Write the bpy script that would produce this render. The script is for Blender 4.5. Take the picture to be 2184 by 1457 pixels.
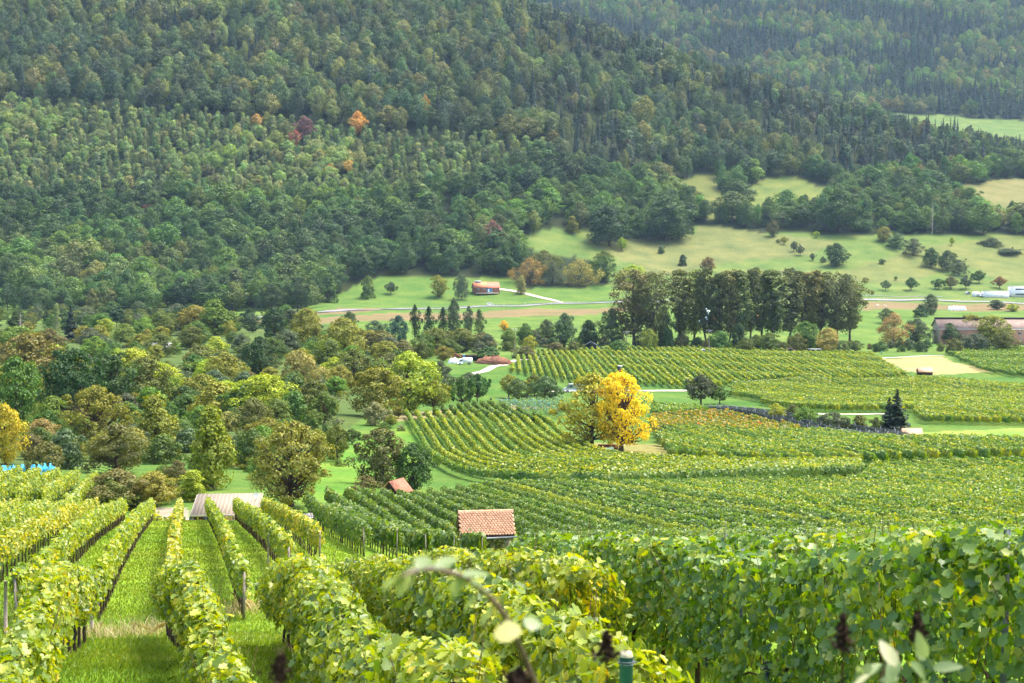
import bpy, math, random
import numpy as np
from mathutils import Vector, Matrix, Euler
R = math.radians
S = bpy.context.scene
COL = S.collection
for o in list(bpy.data.objects): bpy.data.objects.remove(o)

# ---------------------------------------------------------------- camera, sky, sun, exposure
W0, H0, FPX = 2184.0, 1457.0, 3336.7
PITCH = math.atan((728.5 - 473.0) / FPX)
cp, sp = math.cos(PITCH), math.sin(PITCH)
cam = bpy.data.cameras.new('camera')
cam.sensor_width = 36.0
cam.lens = FPX / W0 * 36.0
cam.clip_start, cam.clip_end = 0.1, 9000.0
cam.dof.use_dof = True
cam.dof.focus_distance = 90.0
cam.dof.aperture_fstop = 8.0
camo = bpy.data.objects.new('camera', cam)
COL.objects.link(camo)
camo.location = (0, 0, 0)
camo.rotation_euler = (math.pi / 2 - PITCH, 0, 0)
S.camera = camo
SUN_EL, SUN_AZ = R(64), R(62)          # azimuth clockwise from +Y: the sun stands high beyond the valley to the right
world = bpy.data.worlds.new("World")
S.world = world
world.use_nodes = True
nt = world.node_tree
sky = nt.nodes.new('ShaderNodeTexSky')
sky.sky_type = 'NISHITA'
sky.sun_disc = False
sky.sun_elevation = SUN_EL
sky.sun_rotation = SUN_AZ
sky.air_density = 1.0
sky.dust_density = 5.0
sky.ozone_density = 1.0
bg = nt.nodes['Background']
bg.inputs[1].default_value = 0.145
nt.links.new(sky.outputs[0], bg.inputs[0])
sl = bpy.data.lights.new('sun', 'SUN')
sl.energy = 1.5
sl.angle = R(22)
sl.color = (1.0, 0.94, 0.84)
so = bpy.data.objects.new('sun', sl)
COL.objects.link(so)
sd = Vector((math.sin(SUN_AZ) * math.cos(SUN_EL), math.cos(SUN_AZ) * math.cos(SUN_EL), math.sin(SUN_EL)))
so.rotation_euler = sd.to_track_quat('Z', 'Y').to_euler()
S.view_settings.view_transform = 'Standard'
S.view_settings.look = 'None'
S.view_settings.exposure = 2.12
S.view_settings.gamma = 1.0
S.cycles.max_bounces = 5
S.cycles.diffuse_bounces = 3
S.cycles.glossy_bounces = 2
S.cycles.transmission_bounces = 3
S.cycles.volume_bounces = 0
S.cycles.transparent_max_bounces = 4
S.cycles.use_denoising = True
S.cycles.volume_step_rate = 4.0

# ---------------------------------------------------------------- terrain from valley profiles (metres; z = 0 at the camera)
def z_of(v, y):
    b = (728.5 - v) / FPX
    return y / (cp + b * sp) * (-sp + b * cp)
nl = [(2, 2.0), (5, 3.2), (9, 5.2), (14, 5.85), (22, 6.5)]
nm = [(2, 2.0), (5, 3.3), (9, 4.3), (12, 4.75), (18, 5.6), (26, 7.25)]
nr = [(2, 2.0), (5, 2.9), (9, 3.7), (12.4, 4.4), (17, 5.3), (26, 7.2)]
lf = [(28, 1388), (36, 1340), (42, 1290), (50, 1227), (70, 1156), (85, 1131), (100, 1111)]
md = [(36, 1320), (60, 1225), (85, 1195), (100, 1180), (127, 1112), (150, 1078), (180, 1040), (210, 1000), (245, 962)]
fh = [(2100, 300), (2300, 255), (2600, 150), (3000, 0), (3500, -120)]
hl = [(1650, -5), (1900, -180), (2300, -200), (3500, -150)]
crest = [(103, 1112), (110, 1140), (116, 1135), (130, 1079), (160, 1040), (200, 985), (250, 930), (330, 868), (420, 808), (520, 758), (650, 715), (800, 692), (940, 674)]
PROF = {
    -60: (nl, lf + [(115, 1085), (130, 1062), (150, 1035), (175, 1005), (200, 980), (260, 920), (330, 862), (420, 800), (520, 750), (650, 712), (800, 690), (950, 670), (1010, 655), (1080, 605), (1230, 440), (1420, 215), (1500, 120)] + hl),
    110: (nl, lf + [(115, 1085), (130, 1062), (150, 1035), (175, 1005), (200, 980), (260, 920), (330, 862), (420, 800), (520, 750), (650, 712), (800, 690), (950, 670), (1010, 655), (1080, 605), (1230, 440), (1420, 225), (1500, 130)] + hl),
    200: (nl, lf + crest + [(1020, 655), (1080, 610), (1230, 445), (1410, 235), (1500, 135)] + hl),
    620: (nl, lf + crest + [(1020, 652), (1090, 608), (1230, 455), (1390, 260), (1500, 145)] + hl),
    740: (nl, [(28, 1380), (36, 1335), (60, 1212), (85, 1155), (110, 1122), (118, 1106), (130, 1083), (160, 1040), (200, 990), (250, 935), (300, 893), (330, 874), (400, 830), (480, 786), (560, 752), (650, 722), (800, 690), (940, 665), (1040, 648), (1120, 588), (1230, 462), (1380, 268), (1500, 140), (1650, 10), (1850, -90), (2300, -60), (3500, -120)]),
    900: (nm, md + [(300, 900), (330, 879), (400, 840), (480, 796), (560, 766), (650, 742), (750, 712), (900, 675), (1000, 660), (1045, 648), (1120, 588), (1200, 500), (1300, 377), (1380, 277), (1500, 150), (1620, 60), (1750, -20), (1850, 0), (2100, 150), (2300, 200), (2600, 150), (3000, 0), (3500, -120)]),
    1100: (nm, md + [(300, 905), (340, 878), (400, 850), (480, 798), (560, 770), (650, 745), (750, 713), (900, 675), (1000, 658), (1048, 648), (1120, 598), (1200, 510), (1300, 385), (1400, 265), (1550, 130), (1680, 50), (1750, 36), (1850, 60)] + fh),
    1400: (nm, md + [(320, 893), (360, 870), (420, 842), (490, 800), (560, 770), (650, 744), (750, 713), (900, 672), (1000, 655), (1050, 643), (1120, 610), (1200, 560), (1270, 515), (1350, 455), (1450, 365), (1560, 260), (1700, 138), (1780, 155)] + fh),
    1680: (nm, md + [(280, 930), (320, 893), (380, 866), (430, 842), (500, 804), (560, 777), (650, 747), (750, 716), (900, 672), (1000, 652), (1050, 641), (1150, 590), (1270, 500), (1350, 452), (1450, 390), (1550, 310), (1690, 228), (1770, 245)] + fh),
    1900: (nr, md[:-1] + [(230, 962), (275, 938), (320, 893), (380, 866), (430, 844), (500, 806), (560, 781), (650, 750), (700, 735), (800, 705), (950, 662), (1050, 640), (1150, 590), (1280, 497), (1350, 458), (1450, 398), (1560, 340), (1660, 290), (1740, 312), (2050, 306), (2300, 250), (2600, 150), (3000, 0), (3500, -120)]),
    2200: (nr, md[:-1] + [(230, 960), (275, 938), (320, 893), (380, 866), (430, 844), (500, 806), (560, 781), (650, 750), (700, 735), (800, 705), (950, 662), (1050, 642), (1150, 592), (1280, 505), (1350, 468), (1450, 420), (1560, 378), (1650, 358), (1730, 378), (2050, 308), (2300, 258), (2600, 150), (3000, 0), (3500, -120)]),
}
def pchip(x, y, q):
    x = np.asarray(x, float); y = np.asarray(y, float)
    h = np.diff(x); d = np.diff(y) / h
    m = np.zeros_like(y)
    w1 = 2 * h[1:] + h[:-1]; w2 = h[1:] + 2 * h[:-1]
    ok = d[1:] * d[:-1] > 0
    den = np.where(ok, w1 / np.where(ok, d[:-1], 1) + w2 / np.where(ok, d[1:], 1), 1)
    m[1:-1] = np.where(ok, (w1 + w2) / den, 0)
    m[0], m[-1] = d[0], d[-1]
    k = np.clip(np.searchsorted(x, q) - 1, 0, len(x) - 2)
    t = (q - x[k]) / h[k]
    return ((2 * t**3 - 3 * t**2 + 1) * y[k] + (t**3 - 2 * t**2 + t) * h[k] * m[k] + (-2 * t**3 + 3 * t**2) * y[k + 1] + (t**3 - t**2) * h[k] * m[k + 1])
YT = np.exp(np.linspace(math.log(2.0), math.log(3500.0), 1400))
UT = np.arange(-60, 2201, 20.0)
_us = sorted(PROF)
_Z = []
for u_ in _us:
    a_, b_ = PROF[u_]
    ys = [p[0] for p in a_] + [p[0] for p in b_]
    zs = [-p[1] for p in a_] + [z_of(p[1], p[0]) for p in b_]
    _Z.append(pchip(ys, zs, YT))
_Z = np.array(_Z)
ZT = np.array([[0.0]])
ZT = np.stack([np.interp(UT, _us, _Z[:, j]) for j in range(len(YT))], 0)      # (y, u)
pad = np.pad(ZT, ((0, 0), (3, 3)), 'edge')
ZT = sum(pad[:, i:i + len(UT)] * w for i, w in enumerate((.06, .14, .2, .2, .2, .14, .06)))
LY = np.log(YT)
def ground(x, y):
    x = np.asarray(x, float); y = np.asarray(y, float)
    yy = np.clip(y, 2.0, 3499.0)
    u = np.clip(1092 + x / np.maximum(yy, 6.0) * FPX / cp, UT[0], UT[-1] - .01)
    fj = (np.log(yy) - LY[0]) / (LY[1] - LY[0]); j = np.clip(fj.astype(int), 0, len(YT) - 2); tj = fj - j
    fi = (u - UT[0]) / 20.0; i = np.clip(fi.astype(int), 0, len(UT) - 2); ti = fi - i
    z = (ZT[j, i] * (1 - ti) + ZT[j, i + 1] * ti) * (1 - tj) + (ZT[j + 1, i] * (1 - ti) + ZT[j + 1, i + 1] * ti) * tj
    z = z + np.where(y < 2, (2 - y) * 0.12, 0)
    k = np.clip(y / 400, 0, 1)
    return z + k * (.5 * np.sin(x * .11 + y * .05) * np.sin(y * .09 - x * .04)) + .03 * np.sin(x * 1.3) * np.sin(y * 1.1)
def proj(x, y, z):
    f = y * cp - z * sp
    f = np.where(np.abs(f) < .05, .05, f)
    return 1092 + FPX * x / f, 728.5 - FPX * (y * sp + z * cp) / f
_yr = np.exp(np.linspace(math.log(9.0), math.log(3400.0), 5000))
def at(u, v, ymin=9.0):
    """ground point seen in the photograph's pixel (u, v), first one beyond ymin metres"""
    a = (u - 1092) / FPX; b = (728.5 - v) / FPX
    t = _yr / (cp + b * sp)
    zr = t * (-sp + b * cp)
    g = ground(a * t, _yr)
    ok = np.nonzero((zr <= g) & (_yr >= ymin))[0]
    i = ok[0] if len(ok) else len(_yr) - 1
    return Vector((float(a * t[i]), float(_yr[i]), float(g[i])))
def col(u, y):
    """ground point in the photograph's column u at distance y"""
    x = (u - 1092) / FPX * y
    for _ in range(3):
        x = (u - 1092) / FPX * (y * cp - float(ground(x, y)) * sp)
    return Vector((x, y, float(ground(x, y))))
def pix(u, v, y):
    b = (728.5 - v) / FPX; t = y / (cp + b * sp)
    return Vector(((u - 1092) / FPX * t, y, t * (-sp + b * cp)))
def inpoly(px, py, poly):
    px = np.asarray(px, float); py = np.asarray(py, float)
    r = np.zeros(px.shape, bool)
    n = len(poly)
    for i in range(n):
        x0, y0 = poly[i]; x1, y1 = poly[(i + 1) % n]
        if y0 == y1: continue
        c = ((y0 > py) != (y1 > py)) & (px < (x1 - x0) * (py - y0) / (y1 - y0) + x0)
        r ^= c
    return r
rng = np.random.default_rng(7)
rnd = random.Random(7)

# ---------------------------------------------------------------- mesh helpers
class MB:
    """collects vertices and faces (several sizes, several materials) for ONE mesh"""
    def __init__(s): s.v = []; s.f = []; s.n = 0
    def add(s, V, F, mi=0):
        V = np.asarray(V, float).reshape(-1, 3)
        if isinstance(F, np.ndarray): s.f.append((F + s.n, mi))
        else:
            by = {}
            for f in F: by.setdefault(len(f), []).append(f)
            for k, L in by.items(): s.f.append((np.array(L) + s.n, mi))
        s.v.append(V); s.n += len(V)
        return s
    def box(s, c, d, mi=0, rz=0.0, M=None):
        V = np.array([(x, y, z) for x in (-.5, .5) for y in (-.5, .5) for z in (-.5, .5)]) * np.array(d)
        if rz:
            c_, s_ = math.cos(rz), math.sin(rz)
            V = V @ np.array([[c_, s_, 0], [-s_, c_, 0], [0, 0, 1]])
        if M is not None: V = V @ np.array(M).T
        return s.add(V + np.array(c), np.array([(0, 1, 3, 2), (4, 6, 7, 5), (0, 4, 5, 1), (2, 3, 7, 6), (0, 2, 6, 4), (1, 5, 7, 3)]), mi)
    def tube(s, P, rad, n=6, mi=0, cap=True):
        P = np.asarray(P, float); m = len(P)
        rad = np.broadcast_to(np.asarray(rad, float), (m,))
        T = np.gradient(P, axis=0); T /= np.linalg.norm(T, axis=1, keepdims=True) + 1e-9
        ref = np.array([0, 0, 1.0]) if abs(T[:, 2]).mean() < .8 else np.array([1.0, 0, 0])
        A = np.cross(T, ref); A /= np.linalg.norm(A, axis=1, keepdims=True) + 1e-9
        B = np.cross(T, A)
        th = np.arange(n) / n * 2 * math.pi
        V = P[:, None] + rad[:, None, None] * (A[:, None] * np.cos(th)[None, :, None] + B[:, None] * np.sin(th)[None, :, None])
        i = np.arange(m - 1)[:, None] * n; k = np.arange(n)[None]; k2 = (k + 1) % n
        F = np.stack([i + k, i + k2, i + n + k2, i + n + k], -1).reshape(-1, 4)
        s.add(V.reshape(-1, 3), F, mi)
        if cap:
            b = s.n - m * n
            s.f.append((np.array([[b + q for q in range(n)]]), mi)); s.f.append((np.array([[b + (m - 1) * n + q for q in range(n)][::-1]]), mi))
        return s
    def lathe(s, prof, n=16, mi=0, c=(0, 0, 0)):
        return s.tube([(c[0], c[1], c[2] + z) for r, z in prof], [r for r, z in prof], n, mi)
    def build(s, name, mats, parent=None, smooth=False, link=True):
        V = np.concatenate(s.v) if s.v else np.zeros((0, 3))
        me = mesh_np(name, V, s.f, smooth)
        for m in (mats if isinstance(mats, (list, tuple)) else [mats]): me.materials.append(m)
        return obj(name, me, parent, link)
def mesh_np(name, V, groups, smooth=False):
    me = bpy.data.meshes.new(name)
    me.vertices.add(len(V)); me.vertices.foreach_set('co', np.ascontiguousarray(V, dtype=np.float32).ravel())
    if groups:
        loops = np.concatenate([f.ravel() for f, _ in groups]).astype(np.int32)
        tot = np.concatenate([np.full(len(f), f.shape[1]) for f, _ in groups]).astype(np.int32)
        mi = np.concatenate([np.full(len(f), m) for f, m in groups]).astype(np.int32)
        st = np.concatenate([[0], np.cumsum(tot)[:-1]]).astype(np.int32)
        me.loops.add(len(loops)); me.loops.foreach_set('vertex_index', loops)
        me.polygons.add(len(tot)); me.polygons.foreach_set('loop_start', st); me.polygons.foreach_set('loop_total', tot)
        me.polygons.foreach_set('material_index', mi)
        if smooth: me.polygons.foreach_set('use_smooth', np.ones(len(tot), bool))
    me.update(calc_edges=True)
    return me
def obj(name, me, parent=None, link=True):
    o = bpy.data.objects.new(name, me)
    if link: COL.objects.link(o)
    if parent is not None: o.parent = parent
    return o
def empty(name, label, cat, loc=(0, 0, 0), rz=0.0, group=None, sc=(1, 1, 1)):
    o = bpy.data.objects.new(name, None)
    o.empty_display_size = .2
    COL.objects.link(o)
    o.location = loc; o.rotation_euler = (0, 0, rz); o.scale = sc
    return tag(o, label, cat, group)
def tag(o, label=None, cat=None, group=None, kind=None):
    if label: o['label'] = label
    if cat: o['category'] = cat
    if group: o['group'] = group
    if kind: o['kind'] = kind
    return o
TEMPL = {  # leaf outlines: (across, along, up) and faces
    'kite': (np.array([(0, -.5, 0), (-.42, .0, .08), (0, .55, 0), (.42, .05, .08)]), np.array([(0, 1, 2, 3)])),
    'leaf': (np.array([(0, -.42, 0), (-.45, -.35, .1), (-.5, .15, .12), (0, .55, -.05), (.5, .12, .12), (.43, -.38, .1)]), np.array([(0, 1, 2, 3), (0, 3, 4, 5)])),
    'vine': (np.array([(0, -.3, 0), (-.32, -.5, .05), (-.52, -.12, .12), (-.36, .08, .08), (-.4, .36, .12), (0, .56, -.08),
                       (.42, .33, .12), (.34, .06, .08), (.54, -.14, .12), (.3, -.5, .05)]), np.array([(0, 1, 2, 3, 4, 5), (0, 5, 6, 7, 8, 9)])),
}
def leaves(P, N, size, templ='kite', g=None):
    g = g or rng
    P = np.asarray(P); n = len(P)
    T, F = TEMPL[templ]
    N = N / (np.linalg.norm(N, axis=1, keepdims=True) + 1e-9)
    r = g.normal(size=(n, 3))
    r[:, 2] -= .6 if templ != 'kite' else 0
    A = np.cross(N, r); A /= np.linalg.norm(A, axis=1, keepdims=True) + 1e-9
    B = np.cross(A, N)
    curl = g.uniform(.3, 2.2, (n, 1, 1))
    s = np.broadcast_to(size, (n,))[:, None, None]
    V = P[:, None] + s * (A[:, None] * T[None, :, 0:1] + B[:, None] * T[None, :, 1:2] + N[:, None] * T[None, :, 2:3] * curl)
    Fa = (np.arange(n)[:, None, None] * len(T) + F[None]).reshape(-1, F.shape[1])
    return V.reshape(-1, 3), Fa

# ---------------------------------------------------------------- materials
VB = 1.4          # vine foliage albedo
def newmat(name):
    m = bpy.data.materials.new(name); m.use_nodes = True
    t = m.node_tree; t.nodes.clear()
    out = t.nodes.new('ShaderNodeOutputMaterial')
    return m, t, out
def N_(t, ty, **kw):
    n = t.nodes.new(ty)
    for k, v in kw.items(): setattr(n, k, v)
    return n
def ramp(t, fac, stops):
    r = N_(t, 'ShaderNodeValToRGB')
    e = r.color_ramp.elements
    while len(e) > 1: e.remove(e[-1])
    e[0].position, e[0].color = stops[0][0], (*stops[0][1], 1)
    for p, c in stops[1:]:
        q = e.new(p); q.color = (*c, 1)
    if fac is not None: t.links.new(fac, r.inputs[0])
    return r.outputs[0]
def math_(t, op, a, b):
    n = N_(t, 'ShaderNodeMath', operation=op)
    for i, x in enumerate((a, b)):
        if isinstance(x, (int, float)): n.inputs[i].default_value = x
        else: t.links.new(x, n.inputs[i])
    return n.outputs[0]
def noise_(t, scale, detail=2.0, coord='Object'):
    tc = N_(t, 'ShaderNodeTexCoord'); n = N_(t, 'ShaderNodeTexNoise')
    n.inputs['Scale'].default_value = scale; n.inputs['Detail'].default_value = detail
    if coord == 'World':
        geo = N_(t, 'ShaderNodeNewGeometry'); t.links.new(geo.outputs['Position'], n.inputs['Vector'])
    else: t.links.new(tc.outputs[coord], n.inputs['Vector'])
    return n.outputs[0]
def leaf_shader(t, out, colr, trans=.3, gloss=.06, rough=.45):
    d = N_(t, 'ShaderNodeBsdfDiffuse'); tr = N_(t, 'ShaderNodeBsdfTranslucent'); m1 = N_(t, 'ShaderNodeMixShader')
    gl = N_(t, 'ShaderNodeBsdfGlossy'); m2 = N_(t, 'ShaderNodeMixShader')
    hs = N_(t, 'ShaderNodeHueSaturation'); hs.inputs['Hue'].default_value = .485; hs.inputs['Saturation'].default_value = 1.25; hs.inputs['Value'].default_value = 1.25
    t.links.new(colr, d.inputs[0]); t.links.new(colr, hs.inputs['Color']); t.links.new(hs.outputs[0], tr.inputs[0])
    m1.inputs[0].default_value = trans; t.links.new(d.outputs[0], m1.inputs[1]); t.links.new(tr.outputs[0], m1.inputs[2])
    gl.inputs['Roughness'].default_value = rough; m2.inputs[0].default_value = gloss
    t.links.new(m1.outputs[0], m2.inputs[1]); t.links.new(gl.outputs[0], m2.inputs[2]); t.links.new(m2.outputs[0], out.inputs[0])
def mat_vine(name, stops, nscale=.35, amp=.45, gloss=.035):
    m, t, out = newmat(name)
    geo = N_(t, 'ShaderNodeNewGeometry')
    n = noise_(t, nscale, 2.0, 'World')
    f = math_(t, 'ADD', math_(t, 'MULTIPLY', geo.outputs['Random Per Island'], .75), math_(t, 'MULTIPLY', math_(t, 'SUBTRACT', n, .5), amp * 2))
    f = math_(t, 'ADD', f, .12)
    leaf_shader(t, out, ramp(t, f, [(p, tuple(min(.9, x * VB) for x in c)) for p, c in stops]), .42, gloss, .45)
    return m
def mat_crown(name):
    """foliage whose hue comes from the tree's own 'tint' and varies leaf by leaf"""
    m, t, out = newmat(name)
    a = N_(t, 'ShaderNodeAttribute', attribute_type='INSTANCER', attribute_name='tint')
    geo = N_(t, 'ShaderNodeNewGeometry')
    hs = N_(t, 'ShaderNodeHueSaturation')
    r = geo.outputs['Random Per Island']
    n = noise_(t, 4.0, 2.0, 'Object')
    hue = math_(t, 'ADD', math_(t, 'MULTIPLY', math_(t, 'SUBTRACT', n, .5), -.05), math_(t, 'ADD', math_(t, 'MULTIPLY', r, -.02), .5085))
    t.links.new(hue, hs.inputs['Hue'])
    t.links.new(math_(t, 'ADD', math_(t, 'MULTIPLY', r, .8), math_(t, 'ADD', math_(t, 'MULTIPLY', n, .9), .55)), hs.inputs['Value'])
    t.links.new(a.outputs['Color'], hs.inputs['Color'])
    leaf_shader(t, out, hs.outputs[0], .28, .02, .55)
    return m
def mat_flat(name, c, rough=.8, var=.25, scale=3.0, spec=.3, metal=0.0, coord='Object', island=0.0, bump=0.0, detail=4.0, c2=None):
    m, t, out = newmat(name)
    p = N_(t, 'ShaderNodeBsdfPrincipled')
    n = noise_(t, scale, detail, coord)
    if island:
        geo = N_(t, 'ShaderNodeNewGeometry')
        n = math_(t, 'ADD', math_(t, 'MULTIPLY', n, 1 - island), math_(t, 'MULTIPLY', geo.outputs['Random Per Island'], island))
    d = c2 or tuple(x * (1 + var) for x in c)
    e = tuple(x * (1 - var) for x in c)
    t.links.new(ramp(t, n, [(.25, e), (.75, d)]), p.inputs['Base Color'])
    p.inputs['Roughness'].default_value = rough; p.inputs['Metallic'].default_value = metal
    p.inputs['Specular IOR Level'].default_value = spec
    if bump:
        b = N_(t, 'ShaderNodeBump'); b.inputs['Strength'].default_value = bump; b.inputs['Distance'].default_value = .05
        t.links.new(n, b.inputs['Height']); t.links.new(b.outputs[0], p.inputs['Normal'])
    t.links.new(p.outputs[0], out.inputs[0])
    return m
def mat_wave(name, c1, c2, scale, axis='X', rough=.8, dist=0.0, c3=None):
    m, t, out = newmat(name)
    p = N_(t, 'ShaderNodeBsdfPrincipled'); w = N_(t, 'ShaderNodeTexWave', bands_direction=axis)
    tc = N_(t, 'ShaderNodeTexCoord'); t.links.new(tc.outputs['Object'], w.inputs['Vector'])
    w.inputs['Scale'].default_value = scale; w.inputs['Distortion'].default_value = dist
    n = noise_(t, .7, 4.0)
    f = math_(t, 'ADD', math_(t, 'MULTIPLY', w.outputs['Fac'], .55), math_(t, 'MULTIPLY', n, .5))
    t.links.new(ramp(t, f, [(.1, c1), (.7, c2)]), p.inputs['Base Color'])
    p.inputs['Roughness'].default_value = rough; p.inputs['Specular IOR Level'].default_value = .25
    t.links.new(p.outputs[0], out.inputs[0])
    return m
def mat_ground(name):
    m, t, out = newmat(name)
    p = N_(t, 'ShaderNodeBsdfPrincipled')
    a = N_(t, 'ShaderNodeAttribute', attribute_name='soil')
    n1 = noise_(t, .06, 5.0, 'World'); n2 = noise_(t, .9, 5.0, 'World'); n3 = noise_(t, 9.0, 3.0, 'World')
    v = math_(t, 'ADD', math_(t, 'MULTIPLY', n1, .9), math_(t, 'ADD', math_(t, 'MULTIPLY', n2, .9), math_(t, 'MULTIPLY', n3, .5)))
    hs = N_(t, 'ShaderNodeHueSaturation')
    t.links.new(math_(t, 'SUBTRACT', v, .1), hs.inputs['Value'])
    t.links.new(math_(t, 'ADD', math_(t, 'MULTIPLY', math_(t, 'SUBTRACT', n1, .5), -.12), .5), hs.inputs['Hue'])
    t.links.new(a.outputs['Color'], hs.inputs['Color'])
    t.links.new(hs.outputs[0], p.inputs['Base Color'])
    p.inputs['Roughness'].default_value = 1.0; p.inputs['Specular IOR Level'].default_value = .05
    b = N_(t, 'ShaderNodeBump'); b.inputs['Strength'].default_value = .6; b.inputs['Distance'].default_value = .12
    t.links.new(n3, b.inputs['Height']); t.links.new(b.outputs[0], p.inputs['Normal'])
    t.links.new(p.outputs[0], out.inputs[0])
    return m
VG = {
    'green': mat_vine('vine_leaf_green', [(0, (.026, .065, .014)), (.3, (.06, .125, .018)), (.7, (.12, .185, .026)), (.9, (.21, .24, .035)), (1, (.36, .30, .04))]),
    'dark': mat_vine('vine_leaf_dark', [(0, (.022, .05, .014)), (.35, (.052, .1, .018)), (.8, (.1, .15, .025)), (1, (.2, .21, .04))]),
    'lime': mat_vine('vine_leaf_lime', [(0, (.032, .068, .012)), (.25, (.085, .14, .016)), (.6, (.17, .215, .02)), (.9, (.25, .26, .024)), (1, (.38, .31, .03))]),
    'yellow': mat_vine('vine_leaf_yellow', [(0, (.04, .075, .014)), (.3, (.11, .16, .02)), (.65, (.23, .24, .025)), (1, (.46, .35, .03))]),
    'orange': mat_vine('vine_leaf_orange', [(0, (.04, .075, .015)), (.4, (.1, .145, .02)), (.65, (.22, .19, .022)), (.85, (.33, .2, .025)), (1, (.4, .14, .03))]),
    'netted': mat_vine('vine_leaf_netted', [(0, (.03, .045, .04)), (.5, (.055, .08, .06)), (1, (.09, .12, .1))]),
    'bluish': mat_vine('vine_leaf_bluish', [(0, (.05, .1, .03)), (.55, (.1, .165, .055)), (.8, (.09, .16, .11)), (1, (.07, .2, .42))]),
}
M_CROWN = mat_crown('tree_leaves')
M_BARK = mat_flat('bark', (.075, .055, .04), .95, .45, 9.0, .1)
M_PINEBARK = mat_flat('pine_bark', (.09, .055, .038), .95, .4, 6.0, .1)
M_PALEBARK = mat_flat('pale_bark', (.42, .37, .3), .9, .35, 8.0, .1)
M_VTRUNK = mat_flat('vine_wood', (.06, .042, .03), .95, .5, 14.0, .1)
M_POST = mat_flat('weathered_post', (.26, .22, .175), .9, .35, 12.0, .1)
M_STEEL = mat_flat('galvanised_steel', (.13, .145, .16), .6, .2, 8.0, .3)

# ---------------------------------------------------------------- ground sheet
def srgb(h):
    c = [int(h[i:i + 2], 16) / 255 for i in (0, 2, 4)]
    return tuple(x / 12.92 if x <= .04045 else ((x + .055) / 1.055) ** 2.4 for x in c)
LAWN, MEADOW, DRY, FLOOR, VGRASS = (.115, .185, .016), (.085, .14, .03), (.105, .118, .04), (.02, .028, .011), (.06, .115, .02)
MEADOWS = {
    'barn': [(560, 690), (640, 662), (700, 645), (765, 598), (800, 590), (1085, 590), (1110, 618), (1330, 606), (1340, 660), (900, 690)],
    'pasture': [(1105, 508), (1180, 486), (1235, 490), (1300, 515), (1470, 518), (1482, 482), (1600, 492), (1760, 503), (1880, 498), (2184, 503), (2400, 508), (2400, 660), (1320, 660), (1290, 565), (1230, 545), (1130, 535)],
    'glade': [(1430, 392), (1512, 374), (1580, 440), (1570, 468), (1490, 466)],
    'upper glade': [(1556, 428), (1610, 388), (1690, 374), (1790, 408), (1760, 465), (1590, 468)],
    'east slope': [(2000, 398), (2184, 380), (2400, 380), (2400, 494), (2184, 488), (2070, 450)],
    'far': [(1860, 240), (2000, 246), (2140, 256), (2400, 260), (2400, 312), (1990, 312)],
    'west': [(-80, 618), (0, 615), (60, 655), (-80, 665)],
}
ZONES = [
    ([(-200, 640), (2400, 636), (2400, 760), (-200, 760)], (.075, .125, .024), 600, 1100),
    (MEADOWS['barn'], (.068, .12, .024), 700, 1300), (MEADOWS['pasture'], (.08, .12, .03), 900, 1500),
    (MEADOWS['glade'], (.09, .105, .03), 1200, 1600), (MEADOWS['upper glade'], (.09, .115, .03), 1200, 1600), (MEADOWS['east slope'], (.115, .115, .042), 1200, 1700),
    (MEADOWS['far'], (.075, .115, .03), 1900, 2500), (MEADOWS['west'], (.09, .17, .03), 900, 1200),
    ([(1250, 512), (1480, 500), (1490, 480), (1600, 492), (1800, 520), (1720, 545), (1560, 560), (1400, 590), (1330, 560)], DRY, 1000, 1500),
    ([(1850, 560), (2000, 520), (2184, 500), (2300, 505), (2300, 600), (2150, 600), (2060, 570), (1950, 600), (1700, 615)], (.1, .118, .036), 1000, 1500),
    ([(1500, 583), (1700, 575), (1760, 582), (1700, 590)], DRY, 1000, 1500),
    ([(480, 682), (900, 668), (1340, 655), (1340, 664), (1100, 678), (800, 686), (480, 696)], (.135, .105, .05), 800, 1100),
    ([(640, 668), (720, 655), (860, 660), (720, 670)], (.135, .105, .05), 800, 1100),
    ([(1840, 646), (2184, 650), (2300, 652), (2300, 664), (1840, 660)], (.135, .105, .05), 800, 1100),
    ([(1870, 765), (2015, 762), (2040, 775), (2120, 795), (1980, 800), (1930, 790)], (.22, .19, .08), 450, 700),
    ([(1140, 945), (1440, 950), (1430, 985), (1300, 985), (1210, 972)], (.16, .15, .05), 180, 300),
    ([(1960, 925), (2184, 915), (2300, 915), (2300, 948), (1900, 950)], (.13, .2, .035), 200, 340),
    ([(820, 882), (1030, 868), (1180, 858), (1180, 870), (900, 892), (830, 900)], (.17, .15, .07), 250, 420),
    ([(600, 1030), (760, 940), (900, 900), (900, 985), (840, 1060), (660, 1100)], (.075, .15, .02), 100, 340),
    ([(330, 1080), (400, 1080), (420, 1115), (330, 1120)], (.2, .18, .13), 104, 140),
    ([(-60, 1010), (700, 960), (880, 800), (700, 690), (-60, 690)], (.055, .085, .022), 130, 800),
]
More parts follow.
